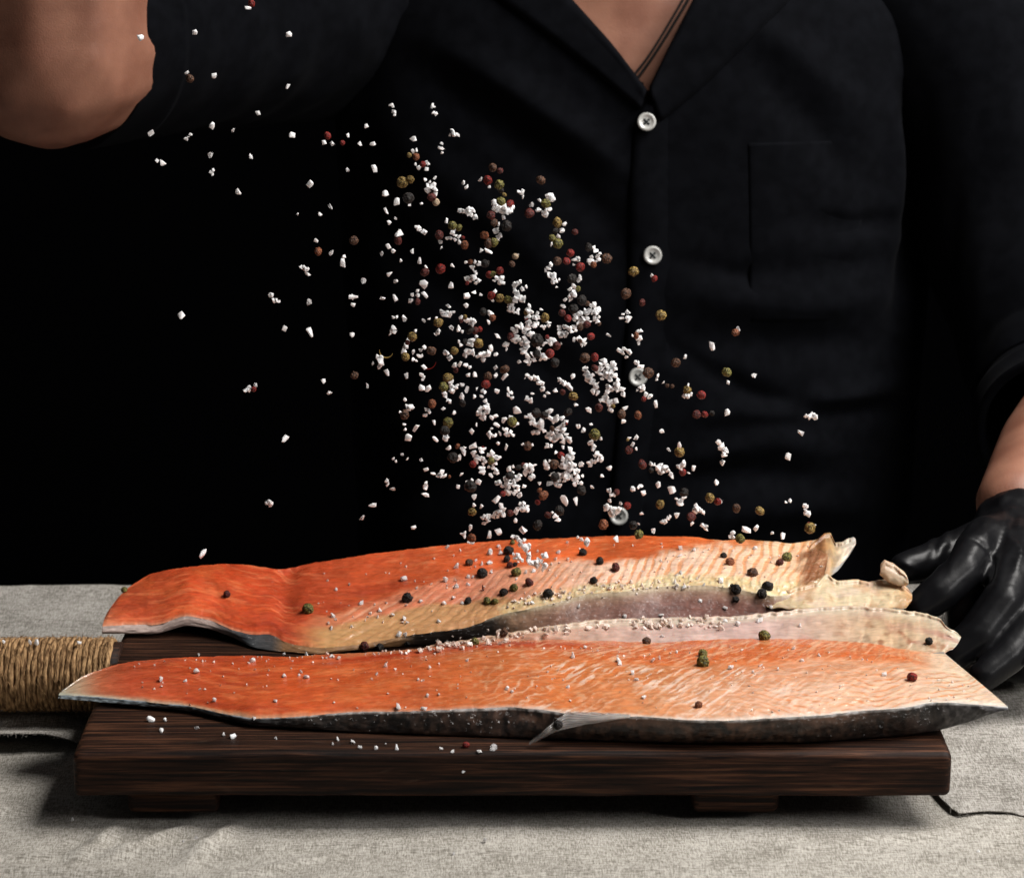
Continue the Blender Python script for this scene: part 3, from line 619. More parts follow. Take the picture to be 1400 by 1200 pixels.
def cream_col(x, v):
    c = ramp(x, [(1030, (206, 180, 140)), (1100, (238, 214, 174)), (1190, (240, 220, 184)), (1225, (236, 206, 164)), (1246, (200, 150, 100))])
    a = fbm(x / 40, v * 2.5, 0, 171, 4); c = c * (1 + .1 * a)[..., None]
    c = mix(c, (206, 150, 110), .5 * sstep(.1, .5, fbm(x / 16, v * 2.2, 0, 173, 4)))
    c = mix(c, (244, 214, 196), .5 * sstep(.1, .5, fbm(x / 26, v * 3, 0, 174, 3)))
    return mix(c, (160, 120, 82), .6 * sstep(.14, .04, v + .05 * a))
flap_b = flap_mesh(back, 'belly_flap', [(1030, 824, 2.6), (1070, 831, 2.6), (1109, 835, 2.6), (1160, 835, 2.6), (1215, 832, 2.7), (1240, 828, 2.7), (1246, 822, 2.7)], [(1028, 816, 2.6), (1080, 810, 3.2), (1118, 801, 3.4), (1131, 788, 3.7), (1144, 799, 3.4), (1170, 797, 3.4), (1190, 800, 3.3), (1212, 797, 3.4), (1236, 803, 3.2), (1247, 813, 2.9)],
          220, .005, cream_col, .0016, 172, crease=.004)
scrap = flap_mesh(back, 'skin_scrap', [(1203, 786, 4.0), (1215, 795, 3.7), (1228, 800, 3.5), (1240, 800, 3.5)], [(1204, 778, 4.4), (1210, 771, 4.7), (1222, 776, 4.5), (1236, 786, 4.1), (1242, 795, 3.8)], 50, .006,
      lambda x, v: ramp(x, [(1203, (224, 190, 158)), (1242, (228, 206, 176))]) * (1 + .1 * fbm(x / 9, v * 4, 0, 181, 3))[..., None], .0007, 182)
tailp = flap_mesh(back, 'fin', [(1106, 790, 3.0), (1125, 796, 2.9), (1145, 782, 3.2), (1160, 762, 3.7), (1169, 746, 4.2)], [(1106, 752, 4.0), (1128, 735, 4.6), (1136, 734, 4.6), (1142, 748, 4.2), (1155, 744, 4.3), (1170, 738, 4.5)], 80, .005,
      lambda x, v: mix(ramp(x, [(1106, (206, 158, 108)), (1122, (146, 96, 60)), (1135, (200, 160, 110)), (1150, (224, 204, 176)), (1170, (214, 206, 196))]) * (1 + .25 * fbm(x / 7, v * 5, 0, 185, 3))[..., None], (150, 146, 140), sstep(.35, .12, v) * sstep(1130, 1145, x)), .0014, 186)
tailp['label'] = 'cream cut end with pale pointed fin'
# ------------------------------------------------------------------ person
person = empty('person', (.095, .70, -.2)); tag(person, 'person in black short sleeved button shirt and black glove standing behind the table', 'person')
def evaluated(o, name, mat, parent):
    dg = bpy.context.evaluated_depsgraph_get(); dg.update()
    me = bpy.data.meshes.new_from_object(o.evaluated_get(dg)); bpy.data.objects.remove(o)
    me.name = name; me.materials.clear(); me.materials.append(mat); me.polygons.foreach_set('use_smooth', [True] * len(me.polygons))
    n = bpy.data.objects.new(name, me); COL.objects.link(n); parent_keep(n, parent); return n
def blob_mesh(name, chains, ellipsoids, voxel, smooth, mat, parent):
    bm = bmesh.new()
    def ball(c, r):
        bmesh.ops.create_icosphere(bm, subdivisions=2, radius=1, matrix=Matrix.Translation(Vector(c)) @ Matrix.Diagonal((*((r,) * 3 if np.isscalar(r) else r), 1)))
    for ch in chains:
        for (p, r), (q, s) in zip(ch[:-1], ch[1:]):
            p = np.array(p, float); q = np.array(q, float); L = np.linalg.norm(q - p); k = max(2, int(L / (min(r, s) * .22)))
            for t in np.linspace(0, 1, k + 1): ball(p * (1 - t) + q * t, r * (1 - t) + s * t)
    for c, r in ellipsoids:
        bmesh.ops.create_icosphere(bm, subdivisions=4, radius=1, matrix=Matrix.Translation(Vector(c)) @ Matrix.Diagonal((*r, 1)))
    o = bm_obj(name, bm, mat)
    m = o.modifiers.new('r', 'REMESH'); m.mode = 'VOXEL'; m.voxel_size = voxel; m.adaptivity = 0
    s = o.modifiers.new('s', 'SMOOTH'); s.iterations = smooth; s.factor = .5
    return evaluated(o, name, mat, parent)
def W(px, py, y): return on_y(np.array(px, float), np.array(py, float), y)

PX = .098                                     # body axis
el_l = W(66, 62, .445)                         # raised arm's elbow
el_r = W(1500, 540, .52); wr_r = W(1388, 690, .325)
body = blob_mesh('body', [
    [((-.08, .735, .40), .058), (el_l + np.array((.05, .06, .0)), .058), (el_l, .0745), (W(66, -120, .44), .072), (W(95, -420, .40), .048), (W(150, -640, .38), .034)],
    [((.30, .715, .40), .070), (W(1420, 240, .64), .058), (el_r, .046), (W(1440, 620, .42), .042), (wr_r, .0285), (W(1386, 712, .314), .019)],
    [((PX, .70, .40), .075), ((PX, .715, .53), .062)],
    ], [((PX, .70, .26), (.205, .112, .22)), ((PX, .71, .02), (.20, .125, .30)), ((PX, .72, .38), (.21, .085, .075)), ((PX, .668, .37), (.10, .06, .09))], .0052, 7, M['skin'], person)

# shirt body: rings of a rounded cross-section
def shirt_surface():
    nz, na = 230, 420
    zs = np.linspace(-.20, .455, nz); th = np.linspace(0, 2 * math.pi, na, endpoint=False)
    a = np.interp(zs, [-.2, 0, .12, .25, .36, .41, .455], [.225, .226, .232, .238, .232, .215, .13])
    b = np.interp(zs, [-.2, 0, .12, .25, .33, .38, .42, .455], [.150, .150, .140, .132, .126, .116, .102, .085])
    a = smooth1(a, 14); b = smooth1(b, 10)
    e = 2 / 2.5
    cx = np.sign(np.cos(th)) * np.abs(np.cos(th)) ** e; sy = np.sign(np.sin(th)) * np.abs(np.sin(th)) ** e
    X = PX + a[:, None] * cx[None]; Y = .70 + b[:, None] * sy[None]; Z = np.repeat(zs[:, None], na, 1)
    # uneven resampling: more vertices in front comes free from the superellipse
    P = np.stack([X, Y, Z], -1)
    u, w, _ = project(P)
    d = .0035 * fbm(X * 5, Z * 5, 0, 201, 3) + .0016 * fbm(X * 14 + Z * 6, Z * 9, 0, 202, 3)
    folds = [  # photo polyline, width px, depth cm (+ ridge toward the camera)
        ([(560, 90), (660, 150), (760, 230), (850, 330)], 26, -1.0), ([(600, 60), (700, 120), (800, 190), (862, 240)], 22, .8), ([(500, 150), (600, 240), (720, 330), (830, 440)], 30, .6), ([(470, 260), (580, 380), (700, 470), (820, 560)], 34, -.7),
        ([(452, 20), (440, 120), (436, 220), (450, 340)], 18, -1.4), ([(480, 10), (470, 130), (480, 300)], 20, .7),
        ([(1245, 120), (1256, 200), (1252, 330), (1225, 430)], 15, -1.6), ([(1225, 150), (1232, 240), (1222, 340)], 16, .7),
        ([(1240, 300), (1160, 310), (1080, 300)], 14, -.5), ([(1235, 350), (1130, 370), (1020, 380), (920, 352)], 16, -.45), ([(1240, 400), (1100, 420), (900, 395)], 22, .5),
        ([(1240, 520), (1150, 545), (1060, 560), (960, 566)], 16, .8), ([(1235, 560), (1130, 560), (1040, 545), (900, 470)], 14, -.7), ([(1200, 470), (1080, 470), (900, 460)], 26, -.7), ([(1150, 620), (1050, 600), (930, 640)], 20, .6), ([(1130, 660), (1000, 640), (880, 668)], 18, -.6), ([(1200, 690), (1080, 690), (900, 720)], 26, .7),
        ([(1010, 30), (1080, 60), (1180, 160)], 24, .6), ([(1020, 90), (1100, 160), (1180, 260)], 26, -.5), ([(990, 60), (900, 110)], 12, -.4),
        ([(520, 600), (640, 560), (800, 580)], 30, .6), ([(480, 700), (640, 650), (810, 680)], 30, -.7)]
    for pl, wd, dep in folds:
        best = np.full(u.shape, 1e9)
        tt = np.linspace(0, 1, 60); pp = np.array(pl, float); k = np.linspace(0, 1, len(pl))
        lx = smooth1(np.interp(tt, k, pp[:, 0]), 6); ly = smooth1(np.interp(tt, k, pp[:, 1]), 6)
        fade = np.zeros(u.shape)
        for q in range(60):
            dd = (u - lx[q]) ** 2 + (w - ly[q]) ** 2; m_ = dd < best; best = np.where(m_, dd, best); fade = np.where(m_, math.sin(math.pi * (.08 + .84 * tt[q])), fade)
        d = d + dep / 100 * np.exp(-best / wd ** 2) * fade
    nrm = np.stack([cx[None] / a[:, None], sy[None] / b[:, None], 0 * Z], -1); nrm /= np.linalg.norm(nrm, axis=-1, keepdims=True)
    front_w = sstep(.2, -.2, (Y - .70) / .12)
    P = P + nrm * (d * (0.25 + .75 * front_w))[..., None]
    # open neck
    u, w, _ = project(P)
    def in_v(u, w): 
        xl = np.interp(w, [-400, -60, 0, 123], [560, 742, 786, 884]); xr = np.interp(w, [-400, -60, 0, 123], [1150, 985, 950, 886])
        return (w < 134) & (u > xl - 12) & (u < xr + 12)
    F = grid_faces(nz, na, True)
    inside = in_v(u, w).reshape(-1) & (P[..., 1].reshape(-1) < .72)
    F = F[~inside[F].all(1)]
    return P.reshape(-1, 3), F
SP, SF = shirt_surface()
shirt = mesh_obj('shirt', SP, SF.tolist(), M['shirt']); parent_keep(shirt, person); shirt['label'] = 'black button up cotton shirt with open collar'
shirt_bvh = BVHTree.FromPolygons(SP.tolist(), SF.tolist())
def hit(bvh, px, py):
    d = ray(px, py); d = d / np.linalg.norm(d)
    loc, nrm, i, t = bvh.ray_cast(Vector(CAM), Vector(d))
    if loc is None: return None
    if nrm.dot(Vector(d)) > 0: nrm = -nrm
    return np.array(loc), np.array(nrm)
def shirt_y(px, py, dflt=.585):
    h = hit(shirt_bvh, px, py); return h[0][1] if h else dflt
def cloth_strip(name, left, right, n, lift, thick, parent, nv=10, seed=0, k=3, one=False):
    """band of cloth lying on the shirt between two photo polylines (x, y) run top to bottom"""
    L = np.array(left, float); R = np.array(right, float); t = np.linspace(0, 1, n)
    def rs(a): 
        s = np.concatenate([[0], np.cumsum(np.hypot(*np.diff(a, axis=0).T))]); s /= s[-1]
        return np.stack([smooth1(np.interp(t, s, a[:, 0]), k), smooth1(np.interp(t, s, a[:, 1]), k)], -1)
    L = rs(L); R = rs(R); V = []
    last = .585
    for i in range(n):
        for j in range(nv):
            f = j / (nv - 1); q = L[i] * (1 - f) + R[i] * f
            h = hit(shirt_bvh, q[0], q[1]); y = h[0][1] if h and h[0][1] < .66 else last
            last = y; V.append((q[0], q[1], y))
    V = np.array(V).reshape(n, nv, 3); Y = V[..., 2]
    for j in range(nv): Y[:, j] = smooth1(Y[:, j], 5)
    e = np.minimum(np.linspace(0, 1, nv), 1 - np.linspace(0, 1, nv))
    if one: Y = Y - (lift + thick) * np.clip(np.linspace(0, 8, nv), 0, 1)[None] ** .5 * sstep(1, .3, np.linspace(0, 1, nv))[None] + .0012 * sstep(.6, 1, np.linspace(0, 1, nv))[None]
    else: Y = Y - lift - thick * np.clip(e * 8, 0, 1)[None] ** .5
    P = on_y(V[..., 0], V[..., 1], Y); Bk = P.copy(); Bk[..., 1] += thick + lift + .004
    ring = np.concatenate([P, Bk[:, ::-1]], 1); m = 2 * nv
    F = grid_faces(n, m, True).tolist(); F.append(list(range(m))); F.append(list(range((n - 1) * m, n * m))[::-1])
    o = mesh_obj(name, ring.reshape(-1, 3), F, M['shirt']); parent_keep(o, parent); return o, ring[:, :nv].reshape(-1, 3), grid_faces(n, nv).tolist()
pl, plV, plF = cloth_strip('placket', [(884, 126), (866, 172), (858, 260), (857, 340), (856, 430), (846, 540), (838, 620), (826, 770)], [(925, 122), (924, 172), (925, 260), (927, 340), (922, 430), (908, 540), (898, 620), (884, 770)], 90, .0016, .0022, shirt, one=True)
cloth_strip('collar', [(700, -90), (745, -40), (782, 0), (838, 62), (884, 123)], [(600, -60), (672, -6), (745, 46), (812, 98), (876, 150)], 40, .002, .0035, shirt, 12)
cloth_strip('collar', [(1010, -90), (975, -40), (949, 0), (918, 60), (888, 122)], [(1130, -60), (1080, 0), (1020, 60), (962, 118), (902, 168)], 40, .0018, .003, shirt, 12)
pk, pkV, pkF = cloth_strip('chest_pocket', [(1022, 196), (1024, 300), (1025, 440)], [(1176, 192), (1178, 300), (1172, 438)], 50, .0002, .0009, shirt, 30, one=True)
# sleeves
def sleeve(name, path, seed, cuff):
    P = np.array([p for p, r in path]); R = np.array([r for p, r in path]); n, m = 150, 90
    t = np.linspace(0, 1, n); s = np.linspace(0, 1, len(path))
    C = np.stack([smooth1(np.interp(t, s, P[:, k]), 16) for k in range(3)], -1); r = smooth1(np.interp(t, s, R), 10)
    T = np.gradient(C, axis=0); T /= np.linalg.norm(T, axis=1, keepdims=True)
    u = np.cross(T, np.array((0, 1., .1))); u /= np.linalg.norm(u, axis=1, keepdims=True); w = np.cross(T, u)
    a = np.linspace(0, 2 * math.pi, m, endpoint=False)
    rr = r[:, None] + (.006 - .0045 * sstep(.6, .9, t))[:, None] * fbm(np.cos(a)[None] * 1.5 + t[:, None] * 2, np.sin(a)[None] * 1.5 + t[:, None] * 5, 0, seed, 3) + .0011 * np.sin(t[:, None] * 46 + 2.5 * np.sin(a)[None] + 4 * fbm(t[:, None] * 3, np.sin(a)[None], 0, seed + 4, 2))
    rr = rr + cuff * sstep(.90, .905, t)[:, None]
    G = C[:, None] + rr[..., None] * (np.cos(a)[None, :, None] * u[:, None] + np.sin(a)[None, :, None] * w[:, None])
    rim = C[-1] + (rr[-1] - .007)[:, None] * (np.cos(a)[:, None] * u[-1] + np.sin(a)[:, None] * w[-1]); deep = C[-12] + (rr[-12] - .012)[:, None] * (np.cos(a)[:, None] * u[-12] + np.sin(a)[:, None] * w[-12])
    G = np.concatenate([G, rim[None], deep[None]], 0)
    o = mesh_obj(name, G.reshape(-1, 3), grid_faces(n + 2, m, True), M['shirt']); parent_keep(o, shirt); return o
sleeve('sleeve', [((-.05, .75, .395), .094), ((-.14, .70, .40), .094), ((-.235, .59, .40), .088), ((-.318, .478, .397), .080)], 211, .003)
sleeve('sleeve', [((.27, .735, .42), .088), (W(1330, 60, .69), .086), (W(1392, 280, .655), .080), (W(1450, 480, .575), .074), (W(1462, 560, .52), .068), (W(1448, 598, .47), .060)], 221, .003)

# buttons
def make_button(px, py, r, tilt):
    pb = BVHTree.FromPolygons(plV.tolist(), plF)
    h = hit(pb, px, py) or hit(shirt_bvh, px, py); c, n = h
    bm = bmesh.new(); prof = [(0, .0009), (.30, .0008), (.52, .0009), (.62, .0013), (.74, .0019), (.86, .0021), (.95, .0017), (1, .0009), (.96, .0002), (0, .0)]
    seg = 40; rows = []
    for (q, z) in prof:
        rows.append([bm.verts.new((q * r * math.cos(a), q * r * math.sin(a), z)) for a in np.linspace(0, 2 * math.pi, seg, endpoint=False)] if q else [bm.verts.new((0, 0, z))])
    for a_, b_ in zip(rows[:-1], rows[1:]):
        for k in range(seg):
            k2 = (k + 1) % seg
            if len(a_) == 1: bm.faces.new((a_[0], b_[k], b_[k2]))
            elif len(b_) == 1: bm.faces.new((a_[k], b_[0], a_[k2]))
            else: bm.faces.new((a_[k], b_[k], b_[k2], a_[k2]))
    bmesh.ops.recalc_face_normals(bm, faces=bm.faces)
    nf = len(bm.faces)
    # four dark holes with crossed thread
    for (dx, dy) in ((.22, .22), (-.22, .22), (.22, -.22), (-.22, -.22)):
        bmesh.ops.create_cone(bm, segments=10, radius1=r * .13, radius2=r * .13, depth=.0012, cap_ends=True, matrix=Matrix.Translation((dx * r, dy * r, .0007)))
    for ang in (math.pi / 4, -math.pi / 4):
        bmesh.ops.create_cube(bm, size=1, matrix=Matrix.Translation((0, 0, .0011)) @ Matrix.Rotation(ang, 4, 'Z') @ Matrix.Diagonal((r * .62, r * .15, .0008, 1)))
    for i, f in enumerate(bm.faces): f.material_index = 1 if i >= nf else 0; f.smooth = i < nf
    nn = Vector(n); nn.z += tilt; q = nn.to_track_quat('Z', 'Y')
    bmesh.ops.transform(bm, verts=bm.verts, matrix=Matrix.Translation(Vector(c) + Vector(n) * .0004) @ q.to_matrix().to_4x4())
    o = bm_obj('button', bm, [M['button'], M['thread']]); parent_keep(o, shirt)
for (x, y, t) in ((884, 167, .25), (892, 349, .1), (872, 515, .1), (846, 705, .05)): make_button(x, y, .0070, t)
# necklace: two strands of black cord
def cord(pts, r):
    body_bvh = BVHTree.FromObject(body, bpy.context.evaluated_depsgraph_get())
    V = []; m = 7; n = 40; p = np.array(pts, float); t = np.linspace(0, 1, n); s = np.linspace(0, 1, len(p))
    xx = smooth1(np.interp(t, s, p[:, 0]), 5); yy = smooth1(np.interp(t, s, p[:, 1]), 5); C = []
    last = .60
    for x, y in zip(xx, yy):
        h = hit(body_bvh, x, y); last = h[0][1] - .002 if h else last; C.append(on_y(np.array(x), np.array(y), last))
    C = np.array(C); C[:, 1] = smooth1(C[:, 1], 6)
    a = np.linspace(0, 2 * math.pi, m, endpoint=False); T = np.gradient(C, axis=0); T /= np.linalg.norm(T, axis=1, keepdims=True)
    u = np.cross(T, np.array((0, 1., 0))); u /= np.linalg.norm(u, axis=1, keepdims=True); w = np.cross(T, u)
    G = C[:, None] + r * (np.cos(a)[None, :, None] * u[:, None] + np.sin(a)[None, :, None] * w[:, None])
    o = mesh_obj('necklace_cord', G.reshape(-1, 3), grid_faces(n, m, True), M['cord']); parent_keep(o, person)
cord([(962, -40), (941, 0), (912, 48), (890, 82), (868, 112)], .0011); cord([(955, -40), (934, 0), (908, 44), (888, 76), (866, 104)], .0009)

# gloved hand
J = lambda px, py, y, rc: (W(px, py, y), rc / 100)
chains = [
    [J(1391, 726, .308, 3.2), J(1388, 738, .30, 3.1), J(1382, 748, .285, 2.9), J(1378, 760, .27, 2.6)],
    [J(1378, 742, .285, 2.3), J(1352, 740, .262, 1.8), J(1334, 753, .244, 1.5), J(1318, 780, .226, 1.40), J(1285, 810, .214, 1.28), J(1258, 830, .210, 1.12)],          # index
    [J(1395, 742, .29, 2.4), J(1390, 752, .258, 1.9), J(1385, 780, .230, 1.65), J(1372, 824, .203, 1.52), J(1338, 868, .19, 1.4), J(1306, 892, .186, 1.2)],           # middle
    [J(1420, 745, .29, 2.5), J(1428, 762, .252, 1.9), J(1424, 800, .222, 1.6), J(1412, 850, .196, 1.32), J(1378, 898, .176, 1.18), J(1345, 924, .166, 1.0)],            # ring
    [J(1440, 745, .295, 2.3), J(1462, 775, .25, 1.6), J(1462, 825, .215, 1.3), J(1452, 872, .19, 1.1), J(1425, 906, .175, .95)],                                          # little
    [J(1385, 745, .30, 2.3), J(1345, 742, .300, 1.75), J(1308, 752, .288, 1.4), J(1268, 768, .272, 1.24), J(1236, 776, .262, 1.06)],                                      # thumb
]
glove = blob_mesh('glove', chains, [(W(1405, 760, .27), (.034, .030, .022)), (W(1375, 820, .262), (.032, .026, .036)), (W(1345, 850, .25), (.026, .022, .026)), (W(1400, 880, .225), (.03, .024, .026))], .0017, 5, M['glove'], person); glove['label'] = 'black nitrile glove gripping the fillet ends'
me = glove.data; co = np.empty(len(me.vertices) * 3); me.vertices.foreach_get('co', co); co = co.reshape(-1, 3)
no = np.empty(len(me.vertices) * 3); me.vertices.foreach_get('normal', no); no = no.reshape(-1, 3)
u, w, _ = project(co)
dsp = .0006 * fbm(co[:, 0] * 60, co[:, 1] * 60, co[:, 2] * 60, 231, 3)
# tension creases running down from the wrist, and across the thumb
wr = np.exp(-((u - 1380) / 34) ** 2 - ((w - 738) / 40) ** 2)
dsp += .0015 * wr * -np.abs(np.sin(.5 * ((u * .92 - w * .28) / 5.0 + 1.8 * fbm(u / 24, w / 30, 0, 232, 2)))) ** .6
th_ = np.exp(-((u - 1287) / 16) ** 2 - ((w - 745) / 26) ** 2); dsp += .0010 * th_ * np.sin((u + w * .30) / 3.2 + fbm(u / 12, w / 12, 0, 233, 2))
th2 = np.exp(-((u - 1238) / 12) ** 2 - ((w - 776) / 12) ** 2); dsp += .0006 * th2 * np.sin((w - u * .5) / 2.6)
cre = np.abs(np.hypot(u - 1322, w - 772) - 36); dsp -= .0016 * np.exp(-(cre / 3.2) ** 2) * sstep(1320, 1345, u) * sstep(812, 795, w)
co2 = co + no * dsp[:, None]; me.vertices.foreach_set('co', co2.ravel()); me.update()
# ------------------------------------------------------------------ salt and peppercorns
def hull_points(n, stretch):
    p = rng.normal(size=(n, 3)); p /= np.abs(p).max(1, keepdims=True) ** .6 * np.linalg.norm(p, axis=1, keepdims=True) ** .4
    p = np.clip(p, -.9, .9) * rng.uniform(.85, 1.05, (n, 1)); return p * stretch
def add_crystal(bm, c, r, elong=1.0, ang=0.0):
    st = np.array((elong, 1, 1)) * rng.uniform(.62, 1.2, 3)
    p = hull_points(12, st); q = Matrix.Rotation(rng.uniform(0, 6.3), 3, 'X') if elong != 1 else Matrix.Rotation(rng.uniform(0, 6.3), 3, Vector(rng.normal(size=3)))
    vs_ = []
    for v in p:
        w_ = q @ Vector(v)
        if elong != 1: w_ = Matrix.Rotation(ang, 3, 'Y') @ w_
        vs_.append(bm.verts.new(Vector(c) + w_ * r))
    res = bmesh.ops.convex_hull(bm, input=vs_)
    bmesh.ops.delete(bm, geom=[g for g in set(res['geom_interior'] + res['geom_unused']) if isinstance(g, bmesh.types.BMVert)], context='VERTS')
GR = []
for k in range(16):
    bm = bmesh.new(); add_crystal(bm, (0, 0, 0), 1.0, (1.0, 1.0, 1.35, 1.6)[k % 4])
    me = bpy.data.meshes.new('salt_grain'); bm.to_mesh(me); bm.free(); me.materials.append(M['salt_clear' if k % 3 == 1 else 'salt']); GR.append(me)
GRW = []
for g in GR:
    w_ = g.copy(); w_.materials.clear(); w_.materials.append(M['salt_wet']); GRW.append(w_)
PM = {}
def pepper_mesh(k, v):
    if (k, v) in PM: return PM[(k, v)]
    bm = bmesh.new(); bmesh.ops.create_icosphere(bm, subdivisions=4, radius=1)
    P = np.array([q.co for q in bm.verts]); s = 71 + v * 7
    amp = {'k': .17, 'b': .17, 'r': .05, 'd': .12, 'g': .15, 'o': .14, 'c': .04, 'a': .15}[k]
    D = P * 2.3 + v; rid = 1 - np.abs(vnoise(D[:, 0], D[:, 1], D[:, 2], s)) * 2
    rid2 = 1 - np.abs(vnoise(D[:, 0] * 2, D[:, 1] * 2, D[:, 2] * 2, s + 1)) * 2
    r = 1 + amp * (1.0 * rid + .5 * rid2) * 1.05 + .06 * vnoise(P[:, 0], P[:, 1], P[:, 2], s + 2) - .12 * np.exp(-((P[:, 2] - 1) / .08) ** 2)
    for q, a in zip(bm.verts, P * r[:, None]): q.co = a
    me = bpy.data.meshes.new('peppercorn'); bm.to_mesh(me); bm.free(); me.materials.append(M['pep_' + k]); me.polygons.foreach_set('use_smooth', [True] * len(me.polygons))
    PM[(k, v)] = me; return me

def local_depth(px, py): return .195 + .075 * float(vnoise(px / 95., py / 95., 0, 301))
ROWS = [(150, 'above top button'), (250, 'by top button'), (330, 'above second button'), (400, 'by second button'), (470, 'below second button'), (560, 'by third button'), (630, 'below third button'), (690, 'high over the fish'), (900, 'just over the fish')]
COLS = [(330, 'under the elbow'), (470, 'far left'), (550, 'at shower left edge'), (640, 'left in shower'), (720, 'mid shower'), (800, 'right of middle'), (880, 'beside the buttons'), (980, 'right of buttons'), (2000, 'far right')]
def zone(px, py):
    r = next(t for y, t in ROWS if py < y); c = next(t for x, t in COLS if px < x); return c, r
made = {}
def new_thing(me, name, P, r, label, cat, group, axis=None, rot=None):
    o = bpy.data.objects.new(name, me); COL.objects.link(o); o.location = P
    o.scale = (r, r, r) if np.isscalar(r) else r
    o.rotation_euler = rot if rot is not None else tuple(rng.uniform(0, 6.28, 3))
    tag(o, label, cat, group); return o
def salt_grain(px, py, d, P=None, wet=False, label=None, group='falling salt grains', n=None):
    free = P is None
    if free: P = on_y(np.array(px), np.array(py), local_depth(px, py) + rng.normal(.01, .02))
    r = d * .5 * scale_at(P) * (1.06 if free else .85)
    k = int(rng.integers(16)); me = (GRW if wet else GR)[k]
    if label is None:
        c, ro = zone(px, py); sz = 'tiny' if d < 6.2 else ('small' if d < 8.2 else 'large')
        label = f'{sz} white salt grain falling {c}, {ro}'
    if not free: P = P + np.array((0, 0, r * .45))
    return new_thing(me, 'salt_grain', P, r, label, 'salt grain', group)
def salt_clump(blobs, wet=False, P0=None, label=None, group=None):
    b = np.array(blobs, float); cx, cy = np.average(b[:, 0], weights=b[:, 2] ** 2), np.average(b[:, 1], weights=b[:, 2] ** 2)
    Y = local_depth(cx, cy) if P0 is None else P0[1]
    C = on_y(np.array(cx), np.array(cy), Y); s = scale_at(C); bm = bmesh.new()
    for (x, y, r) in b:
        n = int(max(1, round((r / 3.6) ** 2 * 1.25)))
        for k in range(n):
            if n == 1: q = (x, y, 0); rr = r * .95
            else:
                a = rng.uniform(0, 6.28); q_ = math.sqrt(rng.random()) * r * .8; rr = min(r * .85, rng.uniform(3.0, 5.4)); q = (x + q_ * math.cos(a), y + q_ * math.sin(a), rng.uniform(-.5, .5) * r)
            p = on_y(np.array(q[0]), np.array(q[1]), Y + q[2] * s); add_crystal(bm, p - C, rr * s, 1.0)
    me = bpy.data.meshes.new('salt_clump'); bm.to_mesh(me); bm.free(); me.materials.append(M['salt_wet' if wet else 'salt'])
    ext = max(np.ptp(b[:, 0]), np.ptp(b[:, 1])) + 2 * b[:, 2].mean()
    if label is None:
        c, ro = zone(cx, cy); sz = 'tiny' if ext < 10 else ('small' if ext < 17 else ('large' if ext < 34 else 'huge'))
        tall = np.ptp(b[:, 1]) > 1.4 * np.ptp(b[:, 0]); wide = np.ptp(b[:, 0]) > 1.4 * np.ptp(b[:, 1])
        label = f'{sz} {"tall " if tall else ("wide " if wide else "")}salt clump falling {c}, {ro}'
    return new_thing(me, 'salt_clump', C, 1.0, label, 'salt clump', group or 'falling salt clumps', rot=(0, 0, 0))
def peppercorn(px, py, d, k, P=None, N=None, label=None, group='falling peppercorns', dy=0.0):
    free = P is None
    if free: P = on_y(np.array(px), np.array(py), local_depth(px, py) - .009 + dy)
    r = d * .5 * scale_at(P) * .9
    if not free: P = P + np.array((0, 0, r * .66))
    if label is None:
        c, ro = zone(px, py); sz = 'small ' if d < 9 else ('large ' if d > 14 else '')
        label = f'{sz}{PC[k][0]} peppercorn falling {c}, {ro}'
    return new_thing(pepper_mesh(k, int(rng.integers(3))), 'peppercorn', P, (r, r * rng.uniform(.78, 1.1), r * rng.uniform(.76, 1.1)), label, 'peppercorn', group)

